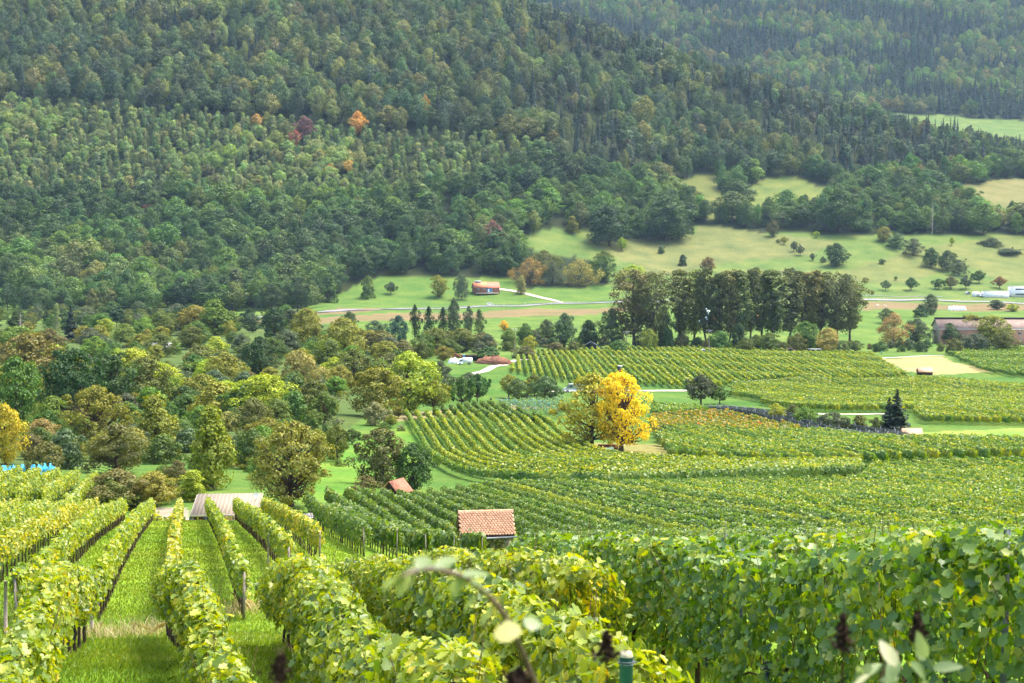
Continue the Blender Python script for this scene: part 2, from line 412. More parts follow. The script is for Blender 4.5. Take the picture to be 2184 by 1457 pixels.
def build_ground():
    th = np.linspace(-.62, .62, 560)
    ys = np.concatenate([np.linspace(-26, 6, 24), 6 + (np.exp(np.linspace(0, math.log(3480 / 12 + 1), 860)) - 1) * 12.0])[:]
    ys = np.unique(ys)
    Y, T = np.meshgrid(ys, th, indexing='ij')
    X = T * (Y + 30)
    Z = ground(X, Y)
    V = np.stack([X, Y, Z], -1).reshape(-1, 3)
    nx = len(th); i = np.arange(len(ys) - 1)[:, None] * nx + np.arange(nx - 1)[None]
    F = np.stack([i, i + 1, i + nx + 1, i + nx], -1).reshape(-1, 4)
    me = mesh_np('ground', V, [(F, 0)], True)
    x, y, z = V.T
    u, v = proj(x, np.maximum(y, 1), z)
    C = np.empty((len(V), 4)); C[:, 3] = 1
    C[:, :3] = LAWN
    C[y > 125, :3] = VGRASS
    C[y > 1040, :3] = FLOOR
    # soft wobble on zone edges
    uu = u + 6 * np.sin(x * .05 + y * .031) + 3 * np.sin(x * .17 - y * .11); vv = v + 2 * np.sin(x * .08 + 1) + 1 * np.sin(x * .31 + y * .2)
    for poly, c, y0, y1 in ZONES:
        k = inpoly(uu, vv, poly) & (y > y0) & (y < y1)
        C[k, :3] = c
    # small worn and dry flecks in the grass
    g = np.random.default_rng(3)
    fl = np.clip(np.sin(x * .9 + 2 * np.sin(y * .23)) * np.sin(y * .35 + np.sin(x * .5)) - .35, 0, 1) * .6
    fl = np.where(y > 1030, 0, fl)[:, None]
    C[:, :3] = C[:, :3] * (1 - fl * .35) + np.array(DRY) * fl * .35
    k = (y > 30) & (y < 35) & (x < -4)
    C[k, :3] = (.1, .14, .025)
    a = me.color_attributes.new('soil', 'FLOAT_COLOR', 'POINT')
    a.data.foreach_set('color', C.astype(np.float32).ravel())
    me.materials.append(mat_ground('ground_cover'))
    o = obj('ground', me)
    tag(o, 'grassy valley floor rising into wooded hills', 'ground', None, 'structure')
build_ground()
def densify(P, step):
    P = np.asarray(P, float)
    d = np.concatenate([[0], np.cumsum(np.linalg.norm(np.diff(P[:, :2], axis=0), axis=1))])
    n = max(2, int(d[-1] / step) + 1)
    q = np.linspace(0, d[-1], n)
    return np.stack([np.interp(q, d, P[:, k]) for k in range(P.shape[1])], 1), q
def smooth_poly(P, n=3):
    P = np.asarray(P, float)
    for _ in range(n):
        Q = [P[0]]
        for a, b in zip(P[:-1], P[1:]): Q += [a * .75 + b * .25, a * .25 + b * .75]
        Q.append(P[-1]); P = np.array(Q)
    return P
def strip(name, pxs, width, mat, lift=.05, label=None, off=0.0, kind='structure', ymin=9):
    P = np.array([list(at(*p, ymin)[:2]) for p in pxs])
    if name.startswith('road'): P[2:-2, 1] = (P[:-4, 1] + P[1:-3, 1] * 2 + P[2:-2, 1] * 3 + P[3:-1, 1] * 2 + P[4:, 1]) / 9
    P, q = densify(smooth_poly(P, 2), max(1.5, width))
    T = np.gradient(P, axis=0); T /= np.linalg.norm(T, axis=1, keepdims=True)
    Nn = np.stack([-T[:, 1], T[:, 0]], 1)
    n = len(P); rows = []
    for k in np.linspace(-.5, .5, 5):
        Q = P + Nn * (off + k * width)
        rows.append(np.concatenate([Q, (ground(Q[:, 0], Q[:, 1]) + lift)[:, None]], 1))
    V = np.stack(rows, 1).reshape(-1, 3)
    i = np.arange(n - 1)[:, None] * 5 + np.arange(4)[None]
    F = np.stack([i, i + 1, i + 6, i + 5], -1).reshape(-1, 4)
    me = mesh_np(name, V, [(F, 0)], True); me.materials.append(mat)
    return tag(obj(name, me), label, name.replace('_', ' '), None, kind)
M_ASPH = mat_flat('asphalt', (.17, .17, .18), .85, .2, .4, .2, coord='World')
M_LINE = mat_flat('road_paint', (.5, .5, .48), .7, .1, 3, .2)
M_GRAV = mat_flat('pale_gravel', (.42, .38, .3), .95, .25, 1.2, .1, coord='World')
RD = [(380, 683), (480, 678), (620, 670), (760, 664), (900, 658.5), (1045, 652), (1180, 647.5), (1300, 644), (1500, 641.5), (1700, 640), (1900, 638.5), (2000, 639.5), (2100, 644), (2184, 648), (2300, 654)]
strip('road', RD, 8.5, M_ASPH, .35, 'grey two-lane country road along the foot of the hill', ymin=700)
strip('road_marking', RD, .25, M_LINE, .42, 'white edge line of the country road', 3.7, ymin=700)
strip('road_marking', RD, .25, M_LINE, .42, 'white near edge line of the country road', -3.7, ymin=700)
strip('path', [(1000, 806), (1030, 793), (1085, 773), (1140, 762.5), (1210, 758.5), (1290, 758), (1400, 762), (1520, 766), (1700, 772)], 3.2, M_GRAV, .12, 'pale gravel track curving over the top of the vineyard', ymin=350)
strip('path', [(1150, 836), (1260, 834.5), (1400, 834.5), (1470, 834)], 3.0, M_GRAV, .12, 'pale track behind the yellow trees', ymin=330)
strip('path', [(1875, 764), (1940, 762), (2015, 759.5)], 2.5, M_GRAV, .12, 'pale track along the top of the stubble field', ymin=400)
strip('path', [(1920, 829), (1990, 827), (2070, 826)], 3.0, M_GRAV, .12, 'short pale track below the hedge-like vine row', ymin=330)
strip('path', [(1560, 880), (1650, 881), (1760, 884), (1900, 884)], 2.4, M_GRAV, .12, 'pale track behind the black netted vines', ymin=240)
strip('path', [(1050, 617), (1120, 626), (1180, 640), (1200, 646)], 3.5, M_GRAV, .3, 'pale track from the barn down to the road', ymin=900)
strip('path', [(1780, 634), (1900, 633), (2010, 634)], 2, M_ASPH, .3, 'pale field track beside the road', ymin=900)
strip('path', [(640, 1104), (700, 1098), (790, 1092)], 3.0, mat_flat('pale_concrete', (.42, .4, .38), .9, .12, .8, .2), .06, 'pale concrete drive by the green gate', ymin=108)

# ---------------------------------------------------------------- trees
def rdir(n, g):
    d = g.normal(size=(n, 3)); return d / np.linalg.norm(d, axis=1, keepdims=True)
KIND = {  # base, radius, clumps, clump radius, leaves per clump, leaf size, profile
    'round': dict(b=.1, r=.46, nc=46, cr=.16, nl=130, ls=.036, pr=lambda t: np.sqrt(np.clip(1 - (2 * t - .95)**2 * .95, .02, 1))),
    'oak': dict(b=.12, r=.5, nc=52, cr=.15, nl=120, ls=.036, pr=lambda t: np.sqrt(np.clip(1 - (1.75 * t - .72)**2 * .93, .02, 1))),
    'apple': dict(b=.28, r=.62, nc=34, cr=.17, nl=130, ls=.045, pr=lambda t: np.sqrt(np.clip(1 - (2 * t - .8)**2 * .8, .02, 1))),
    'upright': dict(b=.06, r=.34, nc=40, cr=.13, nl=130, ls=.036, pr=lambda t: np.clip(1.25 * (1 - t)**.6 * (.55 + t) ** .7, .05, 1)),
    'poplar': dict(b=.2, r=.15, nc=50, cr=.066, nl=100, ls=.021, pr=lambda t: np.clip(.55 + .75 * t - .9 * np.clip(t - .7, 0, 1) * 2.2, .25, 1)),
    'broadpoplar': dict(b=.2, r=.3, nc=60, cr=.09, nl=100, ls=.022, pr=lambda t: np.clip(.6 + .6 * t - 1.6 * np.clip(t - .75, 0, 1), .3, 1)),
    'bush': dict(b=.0, r=.7, nc=26, cr=.24, nl=130, ls=.06, pr=lambda t: np.sqrt(np.clip(1 - t**2 * .9, .05, 1))),
    'sparse': dict(b=.16, r=.5, nc=46, cr=.12, nl=62, ls=.036, pr=lambda t: np.sqrt(np.clip(1 - (2 * t - .85)**2 * .85, .04, 1))),
    'walnut': dict(b=.13, r=.52, nc=78, cr=.115, nl=105, ls=.028, pr=lambda t: np.sqrt(np.clip(1 - (1.9 * t - .85)**2 * .85, .04, 1))),
    'birch': dict(b=.15, r=.22, nc=34, cr=.08, nl=60, ls=.028, pr=lambda t: np.clip(1.2 - t, .15, 1)),
    'willow': dict(b=.06, r=.5, nc=40, cr=.15, nl=140, ls=.03, pr=lambda t: np.sqrt(np.clip(1 - (1.8 * t - .7)**2 * .9, .05, 1))),
    'forest': dict(b=.2, r=.4, nc=24, cr=.19, nl=115, ls=.042, pr=lambda t: np.sqrt(np.clip(1 - (1.9 * t - .8)**2 * .9, .04, 1))),
    'young': dict(b=.05, r=.34, nc=12, cr=.2, nl=85, ls=.068, pr=lambda t: np.clip(1.15 - t, .15, 1)),
    'pine': dict(b=.58, r=.2, nc=12, cr=.1, nl=70, ls=.045, pr=lambda t: np.sqrt(np.clip(1 - (1.8 * t - .8)**2 * .8, .1, 1))),
}
def limbpath(a, b, g, sag=.12):
    a, b = np.asarray(a), np.asarray(b)
    L = np.linalg.norm(b - a)
    t = np.linspace(0, 1, 6)[:, None]
    P = a + (b - a) * t
    P[:, 2] -= (np.sin(t[:, 0] * math.pi) * sag * L)
    P[1:-1] += g.normal(size=(4, 3)) * L * .035
    return P
def make_tree(kind, seed, bark=None, bare=0):
    g = np.random.default_rng(seed * 101 + sum(map(ord, kind)))
    tr, cr_ = MB(), MB()
    if kind in ('spruce', 'larch'):
        Rr = .2 if kind == 'spruce' else .17
        tr.tube([(0, 0, -.03), (0.004, 0, .5), (0, 0, .97)], [.018, .011, .002], 6)
        Pl, Nl, Sl = [], [], []
        for t in np.linspace(.06, .985, 26):
            r = Rr * (1 - t) ** .85 * g.uniform(.8, 1.15)
            nb = int(5 + 7 * (1 - t))
            for k in range(nb):
                th = g.uniform(0, 2 * math.pi); rr = r * g.uniform(.65, 1.1)
                m = max(3, int(14 * (1 - t) + 3))
                q = g.uniform(.1, 1, m)
                x = q * rr
                wob = g.normal(0, .12, m) * x
                P = np.stack([np.cos(th) * x - np.sin(th) * wob, np.sin(th) * x + np.cos(th) * wob, t + .02 - q * rr * .35 + .12 * (q * rr) * q + g.normal(0, .006, m)], 1)
                Pl.append(P); Nl.append(np.stack([np.cos(th) * .6 + g.normal(0, .35, m), np.sin(th) * .6 + g.normal(0, .35, m), g.uniform(.2, 1, m)], 1)); Sl.append(np.full(m, .034 + .022 * (1 - t)))
        cr_.add(*leaves(np.concatenate(Pl), np.concatenate(Nl), np.concatenate(Sl), 'kite', g))
        return tr, cr_, Rr
    K = KIND[kind]
    b, Rr, nc = K['b'], K['r'], K['nc']
    lean = g.normal(0, .02, 2)
    top = .8 if kind in ('poplar', 'birch', 'pine', 'young', 'broadpoplar') else .55
    r0 = {'poplar': .011, 'birch': .012, 'pine': .013, 'forest': .018, 'young': .012, 'apple': .035, 'walnut': .038, 'sparse': .03, 'broadpoplar': .016}.get(kind, .028)
    zt = np.linspace(-.03, top, 7)
    TP = np.stack([lean[0] * zt + .012 * np.sin(zt * 9 + seed), lean[1] * zt + .012 * np.cos(zt * 7 + seed), zt], 1)
    TP[:, :2] -= TP[1, :2]
    tr.tube(TP, r0 * np.array([1.45, 1.0, .9, .78, .62, .45, .2]), 7)
    # clump centres
    tt = np.clip((np.arange(nc) + g.uniform(0, 1, nc)) / nc, 0, 1) ** .9
    th = np.arange(nc) * 2.39996 + g.normal(0, .5, nc)
    pr = K['pr'](tt) * Rr * (1 + (.2 * np.sin(2 * th + seed) + .16 * np.sin(3 * th + 7 * tt + 2 * seed)) * (0 if kind in ('poplar', 'birch', 'pine') else 1))
    cr = K['cr'] * g.uniform(.5, 1.3, nc)
    rad = np.maximum(pr * g.uniform(.35, 1.06, nc) ** .5 - cr * .75, 0) * g.uniform(.72, 1.22, nc)
    C = np.stack([np.cos(th) * rad, np.sin(th) * rad, b + (1 - b) * tt - cr * .55 * (tt > .5)], 1)
    C[:, 2] = np.maximum(C[:, 2], b + cr * .2)
    for i in range(nc):
        if kind in ('bush',) and i % 2: continue
        h0 = np.clip(C[i, 2] - rad[i] * (1.1 if kind in ('poplar', 'broadpoplar', 'birch') else .55) - .08, b * .8 + .02, top * .97)
        a = [np.interp(h0, TP[:, 2], TP[:, 0]), np.interp(h0, TP[:, 2], TP[:, 1]), h0]
        tr.tube(limbpath(a, C[i], g, .1), r0 * np.array([.42, .36, .29, .22, .15, .07]) * (1.0 if kind in ('walnut', 'sparse', 'apple') else .8), 4, cap=False)
        if bare or kind in ('walnut', 'sparse'):
            for _ in range(5 if bare else 3):
                e = C[i] + rdir(1, g)[0] * cr[i] * 1.2 + [0, 0, cr[i] * .3]
                tr.tube(limbpath(C[i], e, g, .05), r0 * np.array([.13, .11, .09, .07, .05, .03]), 3, cap=False)
    if bare >= 1:
        return tr, None, Rr
    nl = K['nl']
    n = nc * nl
    ci = np.repeat(np.arange(nc), nl)
    d = rdir(n, g)
    out = C[ci] - np.array([0, 0, b + (1 - b) * .35]); out /= np.linalg.norm(out, axis=1, keepdims=True) + 1e-6
    d = d + out * .45 + np.array([0, 0, .3]); d /= np.linalg.norm(d, axis=1, keepdims=True)
    rr = cr[ci] * (g.uniform(.15, 1, n) ** .45) * g.uniform(.85, 1.15, n)
    P = C[ci] + d * rr[:, None] * np.array([1.08, 1.08, .82])
    if kind == 'willow': P[:, 2] -= g.uniform(0, 1, n)**2 * .12
    P[:, 2] = np.maximum(P[:, 2], .004)
    Nn = d * .75 + out * .25 + g.normal(0, .42, (n, 3))
    cr_.add(*leaves(P, Nn, K['ls'] * g.uniform(.6, 1.35, n), 'kite', g))
    return tr, cr_, Rr
PROTO = {}
def proto(kind, seed, bark, bare=0):
    k = (kind, seed, bark.name, bare)
    if k not in PROTO:
        tr, cr, Rr = make_tree(kind, seed, bare=bare)
        t = tr.build('trunk', bark, None, True, False).data
        c = cr.build('crown', M_CROWN, None, False, False).data if cr else None
        PROTO[k] = (t, c, Rr)
    return PROTO[k]
TINT = dict(dark=(.022, .048, .013), deep=(.032, .066, .015), mid=(.05, .098, .017), bright=(.075, .135, .017), lime=(.19, .25, .018), olive=(.072, .095, .016), yolive=(.135, .145, .018),
            yellow=(.58, .47, .012), amber=(.45, .32, .02), rust=(.13, .095, .022), red=(.13, .06, .025), brown=(.085, .086, .024), gray=(.056, .08, .034), teal=(.03, .065, .042), gold=(.19, .17, .045), pale=(.13, .16, .06), spruce=(.018, .036, .02), pine=(.035, .055, .03))
WORD = dict(dark='dark green', deep='deep green', mid='green', bright='bright green', lime='yellow-green', olive='olive', yolive='yellowish olive', yellow='golden yellow', amber='amber', rust='rusty', red='reddish', brown='brownish',
            gray='grey-green', teal='blue-green', gold='pale golden', pale='pale green', spruce='dark spruce green', pine='pine green')
def tree_at(kind, P, h, w, tint, label, group=None, bark=None, seed=None, bare=0, name=None, cat='tree', rz=None):
    bark = bark or M_BARK
    seed = rnd.randint(1, 3) if seed is None else seed
    t, c, Rr = proto(kind, seed, bark, bare)
    nm = name or {'apple': 'orchard_tree', 'poplar': 'poplar_tree', 'broadpoplar': 'poplar_tree', 'bush': 'bush', 'spruce': 'spruce_tree', 'pine': 'pine_tree', 'birch': 'birch_tree', 'willow': 'willow_tree', 'walnut': 'walnut_tree', 'forest': 'broadleaf_tree', 'young': 'young_tree'}.get(kind, 'broadleaf_tree')
    if bare >= 1: nm = 'bare_tree'
    e = empty(nm, label, 'bush' if kind == 'bush' else cat, P, rnd.uniform(0, 6.28) if rz is None else rz, group, (w / 2 / Rr, w / 2 / Rr, h))
    obj('trunk', t, e)
    if c is not None:
        o = obj('crown', c, e)
        tc = TINT[tint] if isinstance(tint, str) else tint
        j = [rnd.uniform(.88, 1.12) for _ in range(3)]
        o['tint'] = [tc[0] * j[0], tc[1] * j[1], tc[2] * j[2]]
    return e
def tree(kind, u, v, top, wpx, tint, label, group=None, ymin=9, **k):
    P = at(u, v, ymin)
    f = P.y * cp - P.z * sp
    P.z -= .1
    return tree_at(kind, P, (v - top) * f / FPX * 1.02, wpx * f / FPX, tint, label, group, **k)
G_VAL, G_ORCH, G_POP, G_PAST, G_BAND = 'trees on the left valley side', 'orchard trees beside the vines', 'poplars by the meadow', 'scattered trees on the pasture', 'trees in the valley band'
# the pair of yellow trees
tree('walnut', 1325, 963, 797, 142, 'yellow', 'large golden yellow walnut tree with dark trunk beside the green bench', seed=11, rz=.6)
tree('sparse', 1262, 961, 800, 168, (.25, .22, .02), 'thinning yellow-brown tree just behind the golden walnut tree', seed=12, rz=2.0, name='walnut_tree')
# left valley side
for a in [
    ('round', 12, 990, 862, 92, (.34, .3, .02), 'yellow autumn tree cut off by the left edge of the photo'),
    ('round', 36, 925, 762, 120, 'mid', 'tall green tree behind the yellow tree at the left edge'),
    ('oak', 70, 830, 712, 165, (.1, .105, .02), 'rusty green tree rising behind the tall green tree on the left'),
    ('oak', 150, 895, 745, 135, 'dark', 'dark grey-green tree left of the forked dark tree'),
    ('oak', 240, 885, 752, 130, 'deep', 'dark tree with one thick forked limb showing'),
    ('oak', 318, 872, 762, 120, 'olive', 'olive tree right of the dark forked tree'),
    ('walnut', 205, 958, 824, 128, 'yolive', 'broad yellow-rust walnut tree in the middle of the left slope'),
    ('round', 112, 945, 846, 92, 'bright', 'bright green tree touching the broad yellow-rust walnut'),
    ('upright', 332, 965, 842, 100, 'yolive', 'green and yellow cone-shaped tree right of the yellow-rust walnut'),
    ('upright', 452, 1045, 868, 112, 'yolive', 'tall yellow-green tree above the flat-roofed shed'),
    ('oak', 540, 935, 850, 95, 'brown', 'brownish tree right of the tall yellow-green tree'),
    ('round', 640, 845, 748, 95, 'gold', 'rounded golden olive tree left of the bright green tree'),
    ('round', 555, 808, 720, 82, 'dark', 'dark green round tree left of the rounded golden olive tree'),
    ('oak', 482, 815, 765, 72, 'brown', 'small brown tree left of the dark round tree'),
    ('apple', 402, 812, 772, 66, 'olive', 'small olive fruit tree below the white-roofed green cabin'),
    ('round', 415, 715, 652, 90, 'yolive', 'yellowish tree behind the white-roofed cabin'),
    ('upright', 458, 715, 640, 82, 'bright', 'tall bright tree right of the yellowish tree above the cabin'),
    ('round', 345, 716, 664, 74, 'olive', 'olive tree directly above the cabin roof'),
    ('round', 408, 745, 696, 66, 'olive', 'low olive tree at the right end of the cabin'),
    ('round', 586, 735, 655, 64, 'dark', 'dark green tree standing before the left stretch of road'),
    ('round', 655, 748, 658, 86, 'yolive', 'yellow-green tree right of the dark tree by the road'),
    ('round', 735, 775, 680, 110, 'yolive', 'wide yellow-green mound of a tree below the road'),
    ('round', 700, 790, 722, 80, 'olive', 'olive tree in front of the wide yellow-green mound'),
    ('round', 815, 760, 705, 80, 'brown', 'brown-green tree left of the bright green tree crown'),
    ('round', 755, 815, 745, 90, 'olive', 'olive tree left of the bright green tree'),
    ('apple', 692, 905, 838, 86, 'olive', 'small orchard tree with visible trunk left of the vine slope'),
    ('oak', 805, 890, 786, 138, 'yolive', 'broad pale olive tree left of the bright green tree'),
    ('bush', 800, 908, 858, 70, 'pale', 'pale round bush in front of the broad olive tree'),
    ('round', 872, 884, 752, 132, 'lime', 'large bright yellow-green tree with dark short trunk at the vine corner'),
    ('apple', 925, 885, 812, 86, 'yolive', 'spreading yellowish fruit tree at the top of the vine slope'),
    ('apple', 985, 872, 805, 62, 'mid', 'green fruit tree right of the spreading yellowish one'),
    ('apple', 1018, 862, 798, 54, 'deep', 'dark fruit tree left of the pickers'),
    ('apple', 720, 985, 905, 66, 'olive', 'thin young fruit tree on the grass below the orchard'),
    ('walnut', 620, 1082, 900, 185, (.16, .14, .025), 'half-bare walnut tree with dark open limbs behind the shed'),
    ('oak', 815, 1040, 915, 125, 'brown', 'brown-green tree left of the leafy dark tree by the vines'),
    ('round', 882, 1052, 945, 96, 'deep', 'dense dark tree beside the half-hidden tiled hut'),
    ('sparse', 780, 1062, 1012, 80, 'brown', 'thin brown shrub tree left of the half-hidden tiled hut'),
    ('oak', 250, 1085, 1000, 150, 'brown', 'brown tangled tree beside the left vine rows'),
    ('oak', 330, 1078, 1005, 120, 'yolive', 'yellowish tangled tree right of the brown tangled tree'),
    ('upright', 412, 1070, 1002, 80, 'lime', 'lime young tree behind the flat-roofed shed'),
    ('bush', 140, 1000, 915, 120, 'gray', 'grey-green willow bush below the bright green tree'),
    ('bush', 100, 1006, 942, 100, 'brown', 'brown bush left of the grey-green willow bush'),
    ('oak', 250, 1010, 905, 130, 'brown', 'tangled brown-green tree below the yellow-rust walnut'),
    ('round', 540, 1000, 915, 90, 'mid', 'green tree left of the half-bare walnut'),
    ('round', 590, 920, 850, 90, 'olive', 'olive tree behind the half-bare walnut'),
]:
    tree(*a, G_VAL, **({'ymin': 108} if a[2] > 1030 else {}), **({'seed': 13} if a[0] == 'walnut' and a[1] == 620 else {}))
tree('pine', 250, 730, 655, 36, 'pine', 'lone pine with reddish trunk beside the small hidden vineyard', G_VAL, bark=M_PINEBARK)
tree('birch', 122, 728, 648, 28, 'pale', 'slim pale birch left of the dark spruce', G_VAL, bark=M_PALEBARK)
tree('spruce', 152, 726, 650, 44, 'spruce', 'dark pointed spruce right of the slim pale birch', G_VAL)
tree('birch', 45, 722, 668, 26, 'pale', 'bare white-stemmed birch near the left edge', G_VAL, bark=M_PALEBARK, bare=1)
tree('sparse', 306, 690, 664, 26, 'pale', 'small dead whitish tree above the cabin', G_VAL, bark=M_PALEBARK, bare=1)
tree('birch', 1362, 742, 684, 40, 'pale', 'bare pale-branched tree in front of the tall poplars', G_BAND, bark=M_PALEBARK, bare=1)
# orchard between the vineyards
for a in [
    ('apple', 1103, 862, 808, 72, (.07, .11, .03), 'round green apple tree beside the people'), ('apple', 1163, 862, 803, 84, (.06, .1, .03), 'flat-topped dark apple tree left of the yellow trees'),
    ('apple', 1085, 850, 800, 60, 'yolive', 'yellowish apple tree behind the round green one'), ('apple', 1140, 845, 800, 60, 'olive', 'olive apple tree behind the flat-topped one'),
    ('apple', 955, 848, 800, 60, 'gray', 'grey-green apple tree behind the fruit trees on the left'), ('apple', 1000, 838, 795, 66, 'gray', 'grey-green apple tree beside the pale track'),
    ('apple', 1495, 864, 800, 84, (.04, .05, .02), 'dark apple tree with forked trunk right of the yellow trees'), ('apple', 1535, 862, 826, 46, 'mid', 'small green apple tree right of the dark one'),
    ('apple', 1716, 912, 866, 50, 'bright', 'round bright fruit tree behind the black netting'), ('apple', 1778, 924, 880, 74, 'gray', 'grey-green spreading tree behind the black netting'),
    ('bush', 1690, 892, 862, 40, 'brown', 'brown shrub left of the round bright fruit tree'), ('round', 1655, 902, 860, 40, 'lime', 'yellowish young tree behind the start of the black netting'),
    ('bush', 1835, 925, 886, 60, 'olive', 'olive shrub between the grey-green tree and the spruce'), ('bush', 1868, 930, 890, 40, 'olive', 'low shrub directly left of the spruce'),
]:
    tree(*a, G_ORCH)
tree('spruce', 1912, 930, 833, 78, 'spruce', 'dark spruce beside the small tiled hut', G_ORCH, seed=1)
tree('spruce', 1896, 928, 850, 66, 'spruce', 'shorter dark spruce leaning against the taller one', G_ORCH, seed=2)
# poplars
for i, (u, v, top, w, k) in enumerate([(1352, 742, 578, 90, 'broadpoplar'), (1395, 745, 582, 78, 'broadpoplar'), (1452, 742, 578, 44, 'poplar'), (1480, 740, 580, 44, 'poplar'), (1505, 742, 576, 40, 'poplar'), (1532, 742, 582, 42, 'poplar'), (1556, 744, 578, 40, 'poplar'), (1578, 744, 580, 44, 'poplar'), (1600, 738, 574, 36, 'poplar'), (1624, 736, 580, 44, 'poplar'), (1650, 738, 578, 50, 'poplar'), (1684, 736, 578, 48, 'poplar'), (1722, 734, 580, 56, 'poplar'), (1748, 730, 584, 50, 'poplar'), (1785, 732, 584, 80, 'broadpoplar'), (1812, 728, 596, 60, 'broadpoplar')]):
    w_ = ['broad leftmost poplar at the end of the tall row', 'second broad poplar beside the leftmost one', 'slim poplar after the two broad ones', 'slim poplar with yellowing top', 'slim poplar above the left orange hut'] + ['slim dark poplar in the middle of the tall row'] * 5 + ['full poplar right of the gap', 'full poplar two places right of the gap', 'full poplar near the right end of the row', 'leaning poplar near the right end', 'broad poplar second from the right end', 'broad low poplar ending the row on the right']
    tree(k, u, v, top, w * 1.42, (.068, .084, .024) if i % 3 else (.092, .1, .026), w_[i], G_POP, ymin=640, bark=M_BARK)
for a in [
    ('bush', 1420, 748, 668, 54, 'dark', 'dark ivy-like tree below the broad poplars'), ('round', 1575, 750, 690, 40, 'dark', 'dark clipped tree below the slim poplars'),
    ('round', 1385, 750, 702, 44, 'yolive', 'small yellowish tree right of the bare pale tree'), ('round', 1718, 752, 686, 66, 'mid', 'green round tree right of the white-roofed garden hut'),
    ('round', 1766, 754, 700, 62, 'gold', 'golden round tree over the dark open shed'), ('round', 1700, 756, 712, 44, 'olive', 'low olive tree beside the green round tree'),
    ('round', 1640, 752, 710, 60, 'olive', 'olive tree below the poplars near the garden hut'), ('round', 1535, 752, 706, 60, 'mid', 'green shrubby tree behind the wooden pole'), ('round', 1590, 756, 720, 40, 'olive', 'small shrub tree below the middle poplars'),
    ('willow', 1905, 738, 668, 84, 'gold', 'pale golden willow left of the long barn'), ('round', 1955, 732, 680, 60, 'gray', 'grey-green tree right of the golden willow'),
    ('round', 1985, 672, 628, 42, 'gray', 'small grey tree beside the road right of the poplars'), ('bush', 1965, 676, 650, 44, 'dark', 'dark bush under the small grey tree'), ('round', 1890, 690, 658, 40, 'gray', 'grey-green tree above the golden willow'),
    ('round', 2025, 735, 690, 54, 'deep', 'deep green tree at the left end of the long barn'), ('oak', 2068, 735, 672, 64, 'yolive', 'yellowish tree covering the long barn roof'), ('oak', 2115, 738, 674, 76, 'yolive', 'taller yellowish tree before the long barn'),
    ('round', 2080, 752, 712, 70, 'gray', 'grey shrub tree in front of the long barn'), ('round', 2140, 752, 706, 60, 'olive', 'olive tree near the pink barn wall'), ('round', 2035, 758, 722, 44, 'olive', 'low olive tree above the right vineyard'),
    ('round', 2125, 660, 640, 40, 'dark', 'dark tree by the green roof'), ('round', 2160, 664, 648, 34, 'lime', 'yellow-green tree right of the green roof'),
]:
    tree(*a, G_BAND, ymin=560)
# band of trees between the road and the vineyards
for a in [
    ('round', 850, 738, 674, 50, 'teal', 'blue-green round tree below the road'), ('forest', 885, 730, 652, 26, 'dark', 'slim dark alder left of the tallest alder'), ('forest', 915, 730, 654, 26, 'dark', 'slim dark alder in the gap below the road'),
    ('forest', 945, 728, 656, 26, 'dark', 'slim alder directly left of the tallest one'), ('oak', 968, 725, 638, 38, 'gray', 'tallest alder standing before the road'), ('forest', 1000, 724, 655, 28, 'gray', 'alder right of the tallest one'), ('forest', 1022, 724, 660, 26, 'gray', 'small alder at the right end of the alder row'),
    ('round', 800, 720, 684, 50, 'gray', 'pale grey-green tree left of the blue-green tree'), ('oak', 745, 700, 665, 40, 'deep', 'small tree right below the road bend'),
    ('round', 1120, 742, 690, 48, 'mid', 'green tree left of the dark clump'), ('round', 1165, 738, 682, 44, 'gray', 'grey-green tree left of the dark round tree'), ('oak', 1205, 742, 670, 58, 'gray', 'tall grey-green tree in the valley band'), ('round', 1255, 745, 684, 52, 'dark', 'dark round tree above the black-roofed hut'), ('oak', 1305, 742, 660, 66, 'gray', 'tall grey-green tree beside the broad poplars'),
    ('round', 1085, 745, 700, 44, 'bright', 'small bright tree above the earth heap'), ('round', 1130, 752, 716, 34, 'lime', 'lime yellow shrub above the earth heap'), ('round', 1075, 705, 684, 24, 'amber', 'small amber tree beyond the alders'),
    ('round', 1030, 752, 710, 70, 'brown', 'brownish thicket left of the earth heap'), ('round', 985, 752, 700, 80, 'olive', 'olive thicket above the white van'), ('round', 930, 758, 700, 70, 'olive', 'olive tree above the red brick pile'), ('oak', 900, 765, 712, 60, 'mid', 'green tree above the bright tree crown'),
    ('bush', 1045, 770, 740, 80, 'deep', 'dark hedge mound over the open shed'), ('bush', 1120, 765, 738, 60, 'brown', 'brown bush at the top of the gravel track'), ('bush', 940, 805, 770, 50, 'gray', 'grey round bush left of the white van'), ('round', 945, 770, 738, 44, 'yolive', 'yellowish bush left of the red brick pile'),
    ('bush', 1185, 755, 730, 60, 'brown', 'brown-green bush behind the vine tops'), ('bush', 1225, 757, 728, 50, 'olive', 'olive bush left of the black-roofed hut'), ('bush', 1320, 757, 725, 60, 'mid', 'green bush right of the black-roofed hut'),
    ('round', 860, 775, 725, 60, 'brown', 'brown-green tree behind the bright yellow-green tree'), ('round', 790, 745, 705, 60, 'yolive', 'yellow-green tree right of the wide mound'), ('round', 530, 770, 730, 70, 'olive', 'olive shrub right of the cabin'), ('bush', 430, 775, 738, 110, 'olive', 'broad low hedge mound right of the cabin'),
]:
    tree(*a, G_BAND, ymin=300)
